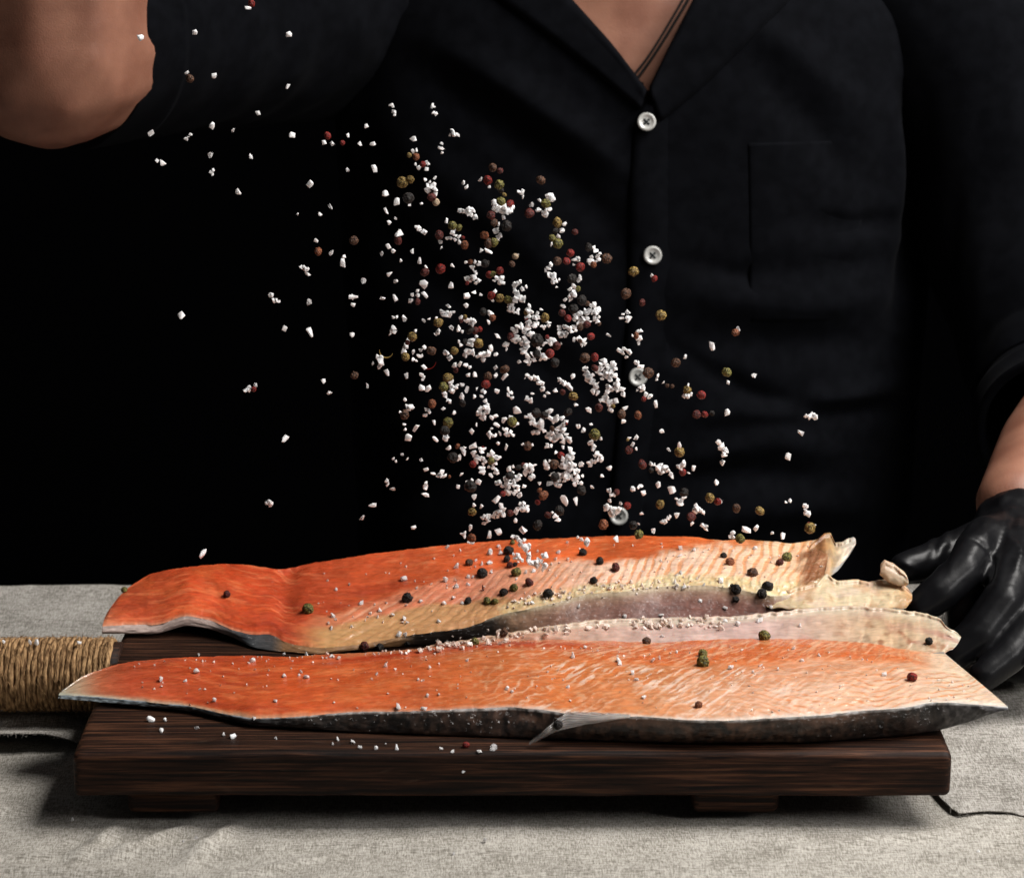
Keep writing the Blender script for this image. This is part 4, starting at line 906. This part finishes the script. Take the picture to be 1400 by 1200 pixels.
# tile origin and magnification of the close-ups the positions were read from
TILES = {'A': (180, 30, 4.443), 'B': (480, 120, 4.443), 'C': (700, 220, 4.443), 'D': (480, 340, 5.4545), 'E': (640, 360, 5.4545), 'F': (760, 440, 5.4545), 'G': (520, 540, 5.4545), 'H': (700, 560, 5.4545), 'I': (180, 270, 4.138), 'J': (900, 430, 3.871), 'K': (240, 560, 4.375), 'L': (620, 720, 5.833), 'M': (820, 720, 4.667), 'N': (180, 960, 2.593)}
S = {  # single grains: x y diameter
'A': '388 68 38,955 80 40,337 308 30,500 328 30,948 392 26,768 552 34,612 660 28,488 632 44,118 678 40,972 692 42,480 810 34,725 815 38,155 843 28,185 858 42,648 1028 38,1085 987 42,1208 1123 36,1008 1168 30,1143 1168 28,1168 735 28,1218 738 28,1313 690 24,1310 902 28,50 98 42',
'B': '95 235 28,52 342 26,130 342 30,378 310 40,140 492 38,510 548 20,210 645 36,272 697 58,355 712 22,428 703 20,213 748 30,268 795 40,233 820 34,290 885 48,228 962 34,255 990 24,185 1005 32,375 993 30,580 810 28,545 935 34,550 972 24,785 557 32,840 603 24,790 988 32,833 995 38',
'C': '120 265 34,240 508 20,35 572 20,853 697 32,585 1058 0',
'D': '90 242 48,15 358 48,15 420 34,10 640 30,285 187 42,333 245 34,233 372 38,327 367 40,367 88 28,512 90 36,755 125 34,565 145 36,682 132 26,537 265 62,550 345 40,748 275 46,862 352 50,917 328 38,857 425 40,628 635 34,545 533 34,580 520 36,402 518 48,750 590 42,480 613 28,462 775 44,545 885 48,525 1037 54,573 1045 48,415 948 46,270 925 42,120 1022 38,770 870 40,810 858 36,875 940 44,922 940 36,830 1013 36,868 1053 50,915 1102 32,937 1040 30,1080 945 36,1075 885 32,1145 952 42,1092 1055 44,1040 745 44,1080 785 34,1092 655 50,1070 320 32,1055 385 24,1040 475 50,1025 545 32,968 343 28,858 100 30',
'E': '693 597 22,1047 535 42,782 840 46,803 1050 38,365 1100 76,900 1095 46,1155 1180 40,1172 1078 34',
'F': '800 448 32,745 612 40,962 262 30,790 815 46,265 760 38,170 775 28,205 805 40,398 1088 42,342 1148 32,190 1060 42,600 860 46,548 865 32,575 915 34,598 945 28,842 953 36,922 915 38,990 1125 22,1028 1088 38',
'G': '470 100 32,548 132 46,400 205 28,410 328 36,265 245 54,208 318 56,510 395 42,690 378 60,163 445 28,198 475 30,302 485 32,335 550 50,608 592 40,90 700 44,335 743 42,578 683 32,733 650 48,700 760 42,703 820 34,753 832 36,247 985 34,672 990 36,812 1040 40,882 1017 46,675 1095 38,497 1130 36,860 155 40,830 168 36,720 222 36,868 222 38,680 270 46,875 362 30,940 388 36,1060 365 24,1135 370 28,862 780 58,1065 1005 54',
'H': '495 125 32,380 280 30,325 320 28,285 550 54,207 550 38,517 405 40,597 577 44,395 672 62,475 682 46,183 838 26,812 697 26,940 850 30,775 965 46,968 772 36,1095 557 46,1055 905 42',
'J': '418 80 30,287 167 36,370 358 24,507 322 30,365 518 36,753 627 34,690 748 38,317 676 30,305 890 30,72 925 42,330 985 28,825 1115 28,180 1108 28,103 1058 34,465 1140 40,517 1130 36,605 1155 22,658 1172 30',
'I': '1040 245 38,1130 312 38,1205 330 32,1195 370 38,1003 590 38,1248 562 40,1254 608 26,865 742 40,1008 762 42,1244 777 30,283 668 42,1082 1040 30,1117 1107 34',
'K': '655 175 38,163 860 42,1178 570 32,1113 652 42'}
CL = {  # clumps: x y radius; ...
'A': '330 712 16;345 695 14;360 685 14|480 915 16;495 900 16;490 928 12',
'B': '248 105 18;258 140 18;262 162 14|505 118 19;505 150 19|612 262 17;625 282 28;645 290 17|550 340 13;550 375 22;552 395 16|375 385 15;400 378 15|390 465 13;412 492 20;462 458 18;458 495 16|450 560 15;478 570 15;480 610 32;505 635 22|395 845 15;425 872 30;445 885 22|680 590 18;700 602 17|665 745 18;700 745 28;735 740 24;720 775 24;745 795 20|630 870 26;600 905 18;645 905 24;660 935 17|865 705 24;890 740 30;930 750 34;975 745 26;920 790 18|895 830 17;890 870 30;900 905 24;880 940 15',
'C': '45 190 17;68 195 18;70 218 15|165 240 17;215 215 19;240 220 24;258 235 16|160 310 20;185 325 22;215 310 24|320 385 17;295 420 20;285 455 17|498 540 20;520 575 22;480 590 26;465 620 18;525 615 22;400 600 24;375 630 15|240 640 20;215 665 22;230 710 32;265 735 26;285 722 17;270 765 13|685 920 26;700 968 24;665 960 17|770 1040 20;745 1055 18;772 1085 24',
'D': '490 310 18;455 345 20;500 355 22;440 380 24;495 390 15|690 480 34;720 490 34;740 435 22;765 470 18|635 515 15;645 600 26|315 510 20;340 508 17|325 603 24;295 610 18;293 637 17|412 750 30;390 765 18;425 680 20|465 825 20;485 838 15|545 735 20;525 765 22;518 795 22|525 940 20;540 960 20;530 975 14|210 810 26;207 860 32;162 855 17|800 695 20;815 720 15|705 785 28;735 795 26;730 825 18|820 515 20;880 540 36;905 530 28;900 565 26|808 600 26;828 618 20|900 680 30;875 720 30;935 655 18;870 760 32;920 770 32;970 780 40;1005 780 30;860 800 24;995 825 24|855 865 20;885 885 20|755 1015 32;740 1050 30;795 1030 24|685 1095 26;700 1100 20|725 1125 22;735 1140 17|825 1085 20;825 1110 24|975 1070 24;972 1100 18|1000 1135 20;1000 1170 24;1020 1190 20|940 100 24;965 105 24;925 145 24;895 135 18|870 225 26;910 230 36;935 255 20;950 238 18;925 185 22|1090 235 30;1120 215 28;1135 255 20;1065 240 20',
'E': '345 160 30;375 150 28;415 185 30;360 200 30;345 245 34;385 260 34;405 285 30;320 320 28;300 350 24;345 350 30;370 375 17|440 330 28;470 365 24;500 385 34;440 420 34;470 460 34;500 440 30;545 350 20;560 460 30;600 465 20;590 435 22|340 500 34;380 480 36;430 520 40;340 590 40;390 570 44;430 600 44;480 530 34;420 660 40;470 700 40;450 735 26;540 690 36;580 700 34;590 600 34;270 610 26;285 640 17;385 735 20;520 640 30;640 560 26|760 190 20;790 230 28;770 260 30;720 290 26;710 320 24;805 395 40;860 380 40;900 360 44;940 330 40;965 360 36;960 420 36;880 425 34;830 430 34;800 460 26|690 480 26;720 470 28;765 485 30;700 520 28;740 530 36;800 500 18|805 560 22;835 590 30;870 590 26;790 575 17|825 90 24;820 120 22;800 170 24|440 835 20;480 845 26;510 875 30;540 900 30;560 930 22;425 855 14|595 965 20;640 945 22;570 990 18|685 870 22;705 900 28;740 920 28;765 935 18|300 960 30;325 995 26|455 1020 34;475 970 20|880 775 30;900 820 34;910 870 40;950 900 30;950 960 28;1000 740 34;1000 800 44;1040 790 40;1030 850 44;1080 770 36;1095 755 20;1070 830 36;1120 860 22;1110 910 36;1090 950 36;1150 960 30;1050 940 34;1000 1020 30;1040 1000 32;1060 1040 34;1110 1040 28;1055 1095 24',
'F': '485 215 28;520 205 28;555 240 22;525 262 18|590 305 26;630 320 30|760 400 20;745 430 18|635 480 24;610 515 18;660 510 24;690 550 28|990 470 15;960 560 22;1000 555 22|260 890 26;300 880 26;280 930 30;335 870 15|300 1000 24;330 1015 30;270 1040 20;250 1070 24;290 1040 20|705 1070 22;740 1080 26;790 1080 34;790 1120 34;850 1120 30;865 1150 20|940 1050 28;910 1085 24;950 1080 26',
'G': '185 35 17;205 80 30;240 100 24;148 130 18|335 125 26;360 130 22|475 320 34;500 305 22|180 220 18;185 255 18|610 395 28;620 430 24;590 460 26;575 480 18|100 475 18;115 495 15|395 585 20;430 600 20;460 585 28;480 605 20|40 650 26;55 670 20|340 655 20;340 690 24|650 650 18;685 635 18|765 915 22;800 925 28;770 955 20;790 940 24|610 1035 18;630 1030 18;625 1055 17|740 115 28;790 105 32;770 140 26;765 185 26;735 130 22|810 275 28;840 295 28;860 300 20;830 250 14|920 275 34;965 290 28;940 260 20|930 200 32;965 170 26;1010 225 22|700 440 26;720 470 28;700 500 22;750 420 28;770 470 24;765 500 24;820 450 30;845 465 22;885 475 24;850 510 22;825 540 24|745 545 18;770 565 30|870 545 22;860 580 22;825 600 20|950 545 26;990 532 18|1100 560 38;1140 545 38;1125 590 34;1145 605 15|930 615 22;990 585 24;1030 620 28;950 650 32;990 650 36;925 680 30;960 690 34;945 730 24;880 660 28;870 655 20|1040 695 22;1070 680 18|1010 730 22;1040 745 22|1040 800 30;1060 830 34;1095 850 28;1020 835 26|905 840 26;900 875 36;870 895 26;840 890 26|1000 870 24;1010 915 26',
'H': '120 40 30;140 90 36;180 110 40;215 100 36;170 150 36;230 140 34;290 30 34;300 70 30;250 55 24|350 70 34;390 90 30;350 130 40;390 160 34;410 215 30;330 180 40;320 225 34;365 215 30;280 200 28|265 265 22;295 270 20|285 375 20;255 410 30|440 330 36;430 370 44;380 400 44;440 420 50;380 460 50;430 480 50;350 500 36;400 530 36;460 530 34;480 470 34;510 500 26;515 545 17;350 550 30;300 480 26|300 765 17;330 805 28|725 585 28;750 640 26;730 680 17|710 730 32;740 760 34;780 750 26;815 740 24;695 745 18|490 950 20;515 970 17;545 985 28|910 605 26;960 580 26;970 625 26|1120 830 26;1165 810 24',
'J': '820 538 26;782 535 14|345 705 22;350 735 20;332 775 22|125 980 28;95 975 11|675 992 14;698 983 14|778 1015 16;785 1045 24|195 1020 22;215 1045 26;235 1050 18|237 1115 14;250 1138 22|395 1165 22;380 1175 14',
'I': '970 395 22;990 410 18;1000 432 14|800 550 20;812 580 20;835 588 13|650 1097 22;672 1080 17;697 1065 17',
'K': '547 557 17;573 556 20'}
PP = {  # peppercorns: x y diameter colour
'A': '355 345 60 b,1190 692 52 r,1280 735 36 r',
'B': '352 410 32 g,395 420 44 a,435 465 42 r,310 575 68 g,360 558 54 g,348 670 68 k,490 665 56 d,515 695 48 c,285 925 62 d,20 928 48 b,615 838 52 o,655 850 48 o,535 895 60 d,690 955 56 a,680 910 28 r,860 485 52 b,905 505 42 d,830 563 64 r,900 590 60 o,910 622 38 k,930 650 28 g,910 690 56 o,967 705 54 r,850 775 56 d,870 820 46 b,945 840 66 k,810 895 56 a,835 945 60 b,868 940 54 o',
'C': '175 118 58 b,205 258 56 o,105 318 62 d,275 375 60 g,265 425 38 k,245 468 46 o,278 502 62 o,382 432 42 d,355 560 56 r,332 608 50 r,415 645 62 r,465 525 52 k,575 593 60 b,495 630 42 a,275 608 52 b,20 580 42 c,0 625 42 b,738 672 66 g,865 715 46 r,692 805 62 b,790 860 48 d,905 938 64 g,755 1060 42 a',
'D': '550 175 66 d,668 150 78 r,495 395 52 d,650 550 74 g,455 655 70 g,420 700 38 d,405 805 68 g,600 760 66 b,25 943 60 b,770 760 58 g,850 510 38 g,820 540 32 d,885 610 60 k,950 705 72 g,850 690 44 k,780 905 44 d,722 960 76 g,690 1030 72 o,830 1150 54 k,1005 1010 70 r,1020 950 60 b,1145 900 72 b,1045 350 70 r,1108 368 64 g,1170 380 70 o,985 470 56 k,1055 515 50 a,960 600 48 r,925 610 60 d,890 98 38 a,1000 110 60 k,865 258 32 r,1110 165 62 r,1030 195 60 r,1055 190 52 o',
'E': '445 362 62 g,570 405 76 g,432 415 28 r,515 575 96 k,512 675 64 k,610 672 76 r,590 550 38 r,315 545 60 d,648 740 72 k,660 615 66 d,850 275 76 k,890 300 38 b,785 340 70 k,700 370 54 d,745 410 62 r,885 455 54 d,835 475 52 b,978 452 34 b,915 545 64 r,835 578 32 b,775 115 70 k,820 190 44 o,705 960 44 d,785 992 76 g,745 1110 70 k,870 705 72 b,945 700 72 r,945 780 58 d,1080 1065 32 g,975 1075 64 d,1145 1125 68 b',
'F': '690 380 80 b,830 475 30 b,868 480 30 b,655 575 42 r,895 305 72 b,980 510 72 g,1085 545 70 r,1050 690 66 d,1110 690 58 r,1165 680 42 k,612 695 66 a,290 840 86 o,545 955 62 d,535 880 24 g,922 970 76 g,645 1062 76 d,710 1105 42 k,945 1120 60 r',
'G': '180 145 76 b,385 65 70 a,505 205 80 o,480 265 72 k,540 465 76 k,575 380 44 a,515 608 28 a,672 680 90 k,685 872 62 g,682 1065 62 a,985 200 76 o,1100 380 66 b,690 515 56 r,825 490 66 o,765 395 32 r,1065 520 42 d,1030 540 46 k,965 600 62 k,915 735 56 r,968 880 56 d',
'H': '180 25 66 k,240 40 62 k,300 140 42 b,405 105 24 r,365 340 60 r,315 405 66 b,320 500 66 k,520 600 76 k,235 640 78 a,205 600 40 a,190 690 46 r,355 752 72 k,268 785 56 d,190 860 76 k,780 615 52 d,860 715 62 r,680 855 78 a,905 860 64 k,945 930 70 o,1105 705 68 g',
'J': '408 95 44 a,362 305 56 o,137 940 46 k,273 970 56 g,315 990 46 r,413 1025 52 b,537 1038 52 g,803 1130 60 g,795 1110 30 r,175 1070 50 d,433 1185 52 o',
'I': '1055 305 46 a,1256 243 50 b,690 1085 34 r'}
for t, s in S.items():
    ox, oy, m = TILES[t]
    for e in s.split(','):
        x, y, d = map(float, e.split())
        if d: salt_grain(ox + x / m, oy + y / m, d / m)
for t, s in CL.items():
    ox, oy, m = TILES[t]
    for c in s.split('|'):
        salt_clump([(ox + float(x) / m, oy + float(y) / m, float(r) / m) for x, y, r in (q.split() for q in c.split(';'))])
for t, s in PP.items():
    ox, oy, m = TILES[t]
    for e in s.split(','):
        x, y, d, k = e.split(); peppercorn(ox + float(x) / m, oy + float(y) / m, float(d) / m, k)
peppercorn(344, 5, 12, 'r', label='red peppercorn falling alone at the top edge of the picture'); salt_grain(339, 11, 6)

# things lying on the fillets, the board and the cloth
def bvh_of(objs):
    V = []; F = []
    for o in objs:
        mw = np.array(o.matrix_parent_inverse) ; b = len(V)
        me = o.data; c = np.empty(len(me.vertices) * 3); me.vertices.foreach_get('co', c); V.extend(c.reshape(-1, 3).tolist())
        F.extend([tuple(b + i for i in p.vertices) for p in me.polygons])
    return BVHTree.FromPolygons(V, F)
plank = next(o for o in bpy.data.objects if o.name == 'plank')
REST = bvh_of([fF, bF, fS, bS, flap_f, flap_b, fin, plank])
def rest_zone(px, py):
    if px < 330: return 'near the tail'
    if px < 560: return 'left of the middle'
    if px < 800: return 'around the middle'
    if px < 1010: return 'right of the middle'
    return 'near the thick end'
def which(px, py):
    fy = np.interp(px, [80, 180, 330, 440, 690, 820, 1100, 1314], [946, 904, 896, 894, 870, 852, 838, 868])
    return 'front fillet' if py > fy else 'rear fillet'
def put_pepper(px, py, d, k, label=None):
    h = hit(REST, px, py + d * .3)
    if h is None: return
    peppercorn(px, py, d, k, P=h[0], label=label or f'{PC[k][0]} peppercorn on the {which(px, py)} {rest_zone(px, py)}', group='peppercorns on the fish')
def put_salt(px, py, d, label=None, wet=True, group='salt grains on the fish'):
    h = hit(REST, px, py + d * .25)
    if h is None: return
    salt_grain(px, py, d, P=h[0], wet=wet, label=label or f'{"small" if d < 8 else "large"} salt grain on the {which(px, py)} {rest_zone(px, py)}', group=group)
ox, oy, m = TILES['L']
for x, y, d, k in ((230, 368, 80, 'k'), (605, 440, 74, 'd'), (400, 520, 70, 'k'), (480, 485, 70, 'o'), (270, 590, 70, 'o'), (330, 595, 60, 'o'), (115, 588, 66, 'k'), (755, 530, 80, 'k'), (1030, 203, 62, 'k'), (1167, 273, 70, 'k'), (1293, 322, 80, 'd'), (1118, 425, 70, 'k'), (125, 285, 60, 'b')):
    put_pepper(ox + x / m, oy + y / m, d / m, k)
for x, y, d, k in ((440, 190, 82, 'k'), (425, 255, 60, 'k'), (450, 305, 56, 'd'), (500, 360, 84, 'o'), (470, 125, 42, 'o'), (490, 300, 40, 'k')):
    put_pepper(ox + x / m, oy + y / m, d / m, k, f'{PC[k][0]} peppercorn in the pile beside the white salt streak, {"top" if y < 200 else "middle" if y < 310 else "bottom"}')
for x, y, d in ((290, 195, 78), (360, 150, 40), (375, 210, 48), (835, 197, 54), (30, 312, 66), (130, 280, 54), (290, 280, 54), (25, 470, 48), (1000, 630, 46), (1363, 708, 44), (630, 605, 40), (180, 265, 40), (225, 295, 40), (120, 395, 44), (155, 400, 38), (575, 360, 44), (640, 350, 40), (300, 340, 34), (300, 360, 34), (70, 605, 36), (500, 415, 30)):
    put_salt(ox + x / m, oy + y / m, d / m)
h_ = hit(REST, 735, 770)
salt_clump([(ox + x / m, oy + y / m, r / m) for x, y, r in ((480, 65, 28), (500, 95, 32), (560, 130, 40), (590, 160, 40), (600, 220, 30), (610, 280, 38), (680, 290, 46), (715, 320, 30), (720, 235, 30))], P0=h_[0] - np.array((0, .035, 0)), label='long white salt streak pouring onto the rear fillet', group='salt pouring onto the fish')
salt_clump([(ox + x / m, oy + y / m, r / m) for x, y, r in ((485, 240, 28), (530, 235, 30), (545, 265, 20))], P0=h_[0] - np.array((0, .04, 0)), label='small salt clump stuck to dark peppercorns over the rear fillet', group='salt pouring onto the fish')
ox, oy, m = TILES['M']
for x, y, d, k in ((790, 182, 40, 'k'), (830, 222, 56, 'a'), (975, 290, 68, 'b'), (870, 398, 66, 'k'), (845, 378, 34, 'k'), (868, 462, 40, 'k'), (1035, 425, 66, 'k'), (1072, 378, 68, 'k'), (1195, 192, 62, 'o'), (1148, 225, 52, 'd')):
    put_pepper(ox + x / m, oy + y / m, d / m, k)
put_pepper(1045, 869, 16, 'o', 'olive peppercorn lying on the flap edge of the front fillet')
for x, y, d in ((515, 135, 40), (770, 340, 50), (645, 467, 34), (800, 518, 40), (393, 560, 46), (158, 568, 36), (1093, 512, 48), (460, 630, 36), (803, 595, 38), (882, 615, 46), (1020, 595, 46), (1275, 625, 40), (490, 370, 42), (540, 380, 40), (480, 350, 34), (600, 145, 36), (990, 135, 34), (510, 180, 40), (520, 290, 40), (490, 300, 36), (665, 365, 30), (1160, 215, 34)):
    put_salt(ox + x / m, oy + y / m, d / m)
put_pepper(961, 893, 13, 'o', 'upper half of the olive peppercorn pair on the front fillet'); put_pepper(961, 904, 18, 'o', 'large olive peppercorn standing alone on the front fillet')
put_pepper(1247, 925, 16, 'r', 'glossy red peppercorn alone at the thick end of the front fillet')
put_pepper(763, 990, 13, 'k', 'dark peppercorn caught on the pale fin'); put_pepper(557, 817, 15, 'k', 'black peppercorn alone on the pink stripes of the rear fillet'); put_pepper(421, 832, 15, 'o', 'olive peppercorn where the rear tail joins its belly')
put_pepper(498, 883, 13, 'd', 'dark red peppercorn in the gap between the two fillets'); put_pepper(519, 885, 14, 'k', 'black peppercorn in the gap between the two fillets'); put_pepper(556, 878, 10, 'k', 'small black peppercorn where the dark fillet gap begins')
put_pepper(689, 864, 12, 'b', 'brown peppercorn on the salted ridge between the fillets'); put_pepper(649, 877, 12, 'o', 'olive peppercorn on the salted ridge between the fillets'); put_pepper(310, 812, 11, 'd', 'dark red peppercorn on the tail of the rear fillet')
put_pepper(1135, 772, 12, 'o', 'olive peppercorn at the cut end of the rear fillet'); put_pepper(1270, 876, 11, 'k', 'dark ball standing in for the hole in the front belly flap end'); put_pepper(170, 806, 9, 'o', 'small olive peppercorn on the upper edge of the rear tail')  # the one on the belly flap is a dark ball added for a hole
put_pepper(884, 876, 11, 'b', 'brown peppercorn on the back edge of the front fillet'); put_pepper(955, 963, 11, 'a', 'rust flake on the cream side of the front fillet')
for x, y, d in ((272, 894, 7), (345, 902, 9), (388, 894, 7), (419, 893, 9), (453, 896, 8), (220, 928, 11), (253, 930, 7), (268, 917, 10), (293, 956, 9), (348, 981, 7), (377, 957, 7), (389, 922, 9), (408, 921, 8), (419, 924, 9), (412, 918, 6), (527, 909, 8), (515, 920, 7), (588, 911, 9), (572, 928, 6), (600, 948, 7), (584, 950, 7), (544, 965, 13), (580, 967, 10), (639, 902, 7), (783, 896, 10), (845, 901, 10), (847, 906, 9), (865, 919, 10), (871, 927, 9), (892, 902, 10), (902, 899, 7), (999, 912, 9), (1085, 885, 9), (1096, 901, 9), (1063, 914, 8), (1209, 921, 9), (776, 938, 7), (693, 940, 8), (700, 944, 7), (880, 952, 8), (1030, 918, 7), (1040, 909, 6), (925, 890, 8), (800, 884, 7), (905, 869, 8), (1180, 900, 6), (1120, 895, 6),
                (495, 823, 12), (520, 833, 8), (536, 840, 9), (552, 845, 8), (545, 866, 10), (554, 866, 9), (557, 850, 7), (600, 848, 7), (552, 790, 11), (610, 792, 12), (623, 800, 10), (606, 824, 9), (620, 816, 7), (575, 820, 8), (455, 841, 8), (453, 858, 8), (460, 805, 6), (640, 797, 10)):
    put_salt(x, y, d)
# salt on the board
ox, oy, m = TILES['N']
for x, y, d in ((70, 58, 34), (118, 60, 20), (105, 98, 22), (230, 87, 22), (325, 112, 20), (358, 118, 28), (512, 125, 16), (712, 143, 20), (730, 130, 20), (785, 137, 24), (808, 158, 20), (866, 160, 22), (940, 160, 24), (900, 145, 16), (1098, 160, 20), (1138, 172, 22), (1232, 170, 26), (1280, 157, 38), (1175, 242, 18)):
    X_, Y_ = ox + x / m, oy + y / m
    put_salt(X_, Y_, d / m, f'{"large" if d > 26 else "small"} salt grain on the board {"near its handle" if X_ < 290 else ("below the front tail" if X_ < 400 else ("left of red peppercorn" if X_ < 600 else "beside red peppercorn"))}', False, 'salt grains on the board')
put_pepper(637, 1018, 11, 'r', 'red peppercorn lying in the shade on the board front')
for x, y, d in ((663, 1151, 15), (620, 1168, 7), (99, 1121, 7), (268, 1146, 7), (1338, 1165, 6), (250, 1151, 7), (50, 872, 9), (42, 899, 10), (5, 878, 8), (108, 873, 7)):
    if y < 1000: P = on_y(np.array(float(x)), np.array(float(y)), np.array(.160)); P[2] = .0292 + .0236; lb = 'salt grain caught on the twine wrapped handle'
    else: P = on_z(np.array(float(x)), np.array(float(y)), np.array(-.004)); lb = 'large salt grain on the cloth in front of the board' if d > 10 else 'small salt crumb on the cloth in front of the board'
    salt_grain(x, y, d, P=P, wet=False, label=lb, group='salt off the fish')
# fine salt crusting the ridge between the fillets and dusted over the flesh: too fine to count
bm = bmesh.new()
pts = []
for _ in range(95):
    x = rng.uniform(560, 1000); pts.append((x, np.interp(x, [560, 700, 820, 1000], [886, 870, 856, 852]) + rng.normal(1, 5), rng.uniform(4, 11)))
for _ in range(80):
    x = rng.uniform(690, 960); pts.append((x, np.interp(x, [690, 760, 830, 960], [828, 812, 803, 795]) + rng.normal(0, 5), rng.uniform(3, 6)))
for _ in range(60):
    x = rng.uniform(440, 700); pts.append((x, np.interp(x, [440, 560, 700], [892, 884, 872]) + rng.normal(3, 4), rng.uniform(3, 6.5)))
for _ in range(200):
    x = rng.uniform(180, 1330); y0 = np.interp(x, [180, 330, 600, 1100, 1330], [906, 898, 888, 880, 940]); y1 = np.interp(x, [180, 345, 700, 1000, 1330], [955, 976, 962, 978, 958]); pts.append((x, y0 + (y1 - y0) * rng.random() ** 1.6, rng.uniform(2, 4.2)))
for _ in range(120):
    x = rng.uniform(430, 1130); y0 = np.interp(x, [430, 700, 1130], [775, 742, 745]); y1 = np.interp(x, [430, 700, 1130], [870, 830, 790]); pts.append((x, y0 + (y1 - y0) * rng.random(), rng.uniform(2.5, 5)))
for x, y, d in pts:
    h = hit(REST, x, y)
    if h is None or h[0][2] < BT + .003: continue
    r = d * .5 * scale_at(h[0]); add_crystal(bm, h[0] + np.array((0, 0, r * .5)), r)
tag(bm_obj('fine_salt', bm, M['salt_fine']), 'fine salt dusting both fillets and crusting the ridge between them', 'salt', kind='stuff')
# curled pepper husks
def husk(px, py, y, R, a0, a1, r, k, label, tilt=0.0, rest=False):
    P = on_y(np.array(float(px)), np.array(float(py)), y)
    if rest: P = hit(REST, px, py)[0] + np.array((0, 0, .0015))
    n, m_ = 22, 8; a = np.linspace(math.radians(a0), math.radians(a1), n); b = np.linspace(0, 2 * math.pi, m_, endpoint=False); rr = r * np.sin(np.linspace(.15, math.pi - .15, n)) ** .6
    C = np.stack([R * np.cos(a), 0 * a, R * np.sin(a)], -1); u = np.stack([np.cos(a), 0 * a, np.sin(a)], -1)
    G = C[:, None] + rr[:, None, None] * (np.cos(b)[None, :, None] * u[:, None] * .5 + np.sin(b)[None, :, None] * np.array((0, 1., 0)))
    F = grid_faces(n, m_, True).tolist(); F.append(list(range(m_))); F.append(list(range((n - 1) * m_, n * m_))[::-1])
    o = mesh_obj('pepper_husk', G.reshape(-1, 3), F, M['pep_' + k]); o.location = P; tag(o, label, 'pepper husk', 'curled pepper husks')
husk(528, 480, .2, .0042, 170, 340, .0009, 'g', 'thin golden curled pepper husk falling on the left'); husk(584, 493, .2, .0055, 250, 350, .0006, 'r', 'thin red pepper shard hanging under a brown peppercorn')
husk(667, 805, .2, .0035, 150, 350, .0011, 'd', 'curled reddish pepper husk lying on the rear fillet', rest=True)

# things that still share a label are told apart by their order from the left
same = {}
for o in bpy.data.objects:
    if o.parent is None and 'label' in o and 'category' in o: same.setdefault(o['label'], []).append(o)
NTH = ('leftmost', 'second from left', 'third from left', 'fourth from left', 'fifth from left', 'sixth from left', 'seventh from left', 'eighth from left', 'ninth from left', 'tenth from left', 'eleventh from left', 'twelfth from left', 'thirteenth from left', 'fourteenth from left')
for lb, os_ in same.items():
    if 1 < len(os_) <= 15:
        os_.sort(key=lambda o: project(np.array(o.location))[0])
        for i, o in enumerate(os_): o['label'] = lb + ', ' + ('rightmost' if i == len(os_) - 1 else NTH[i])
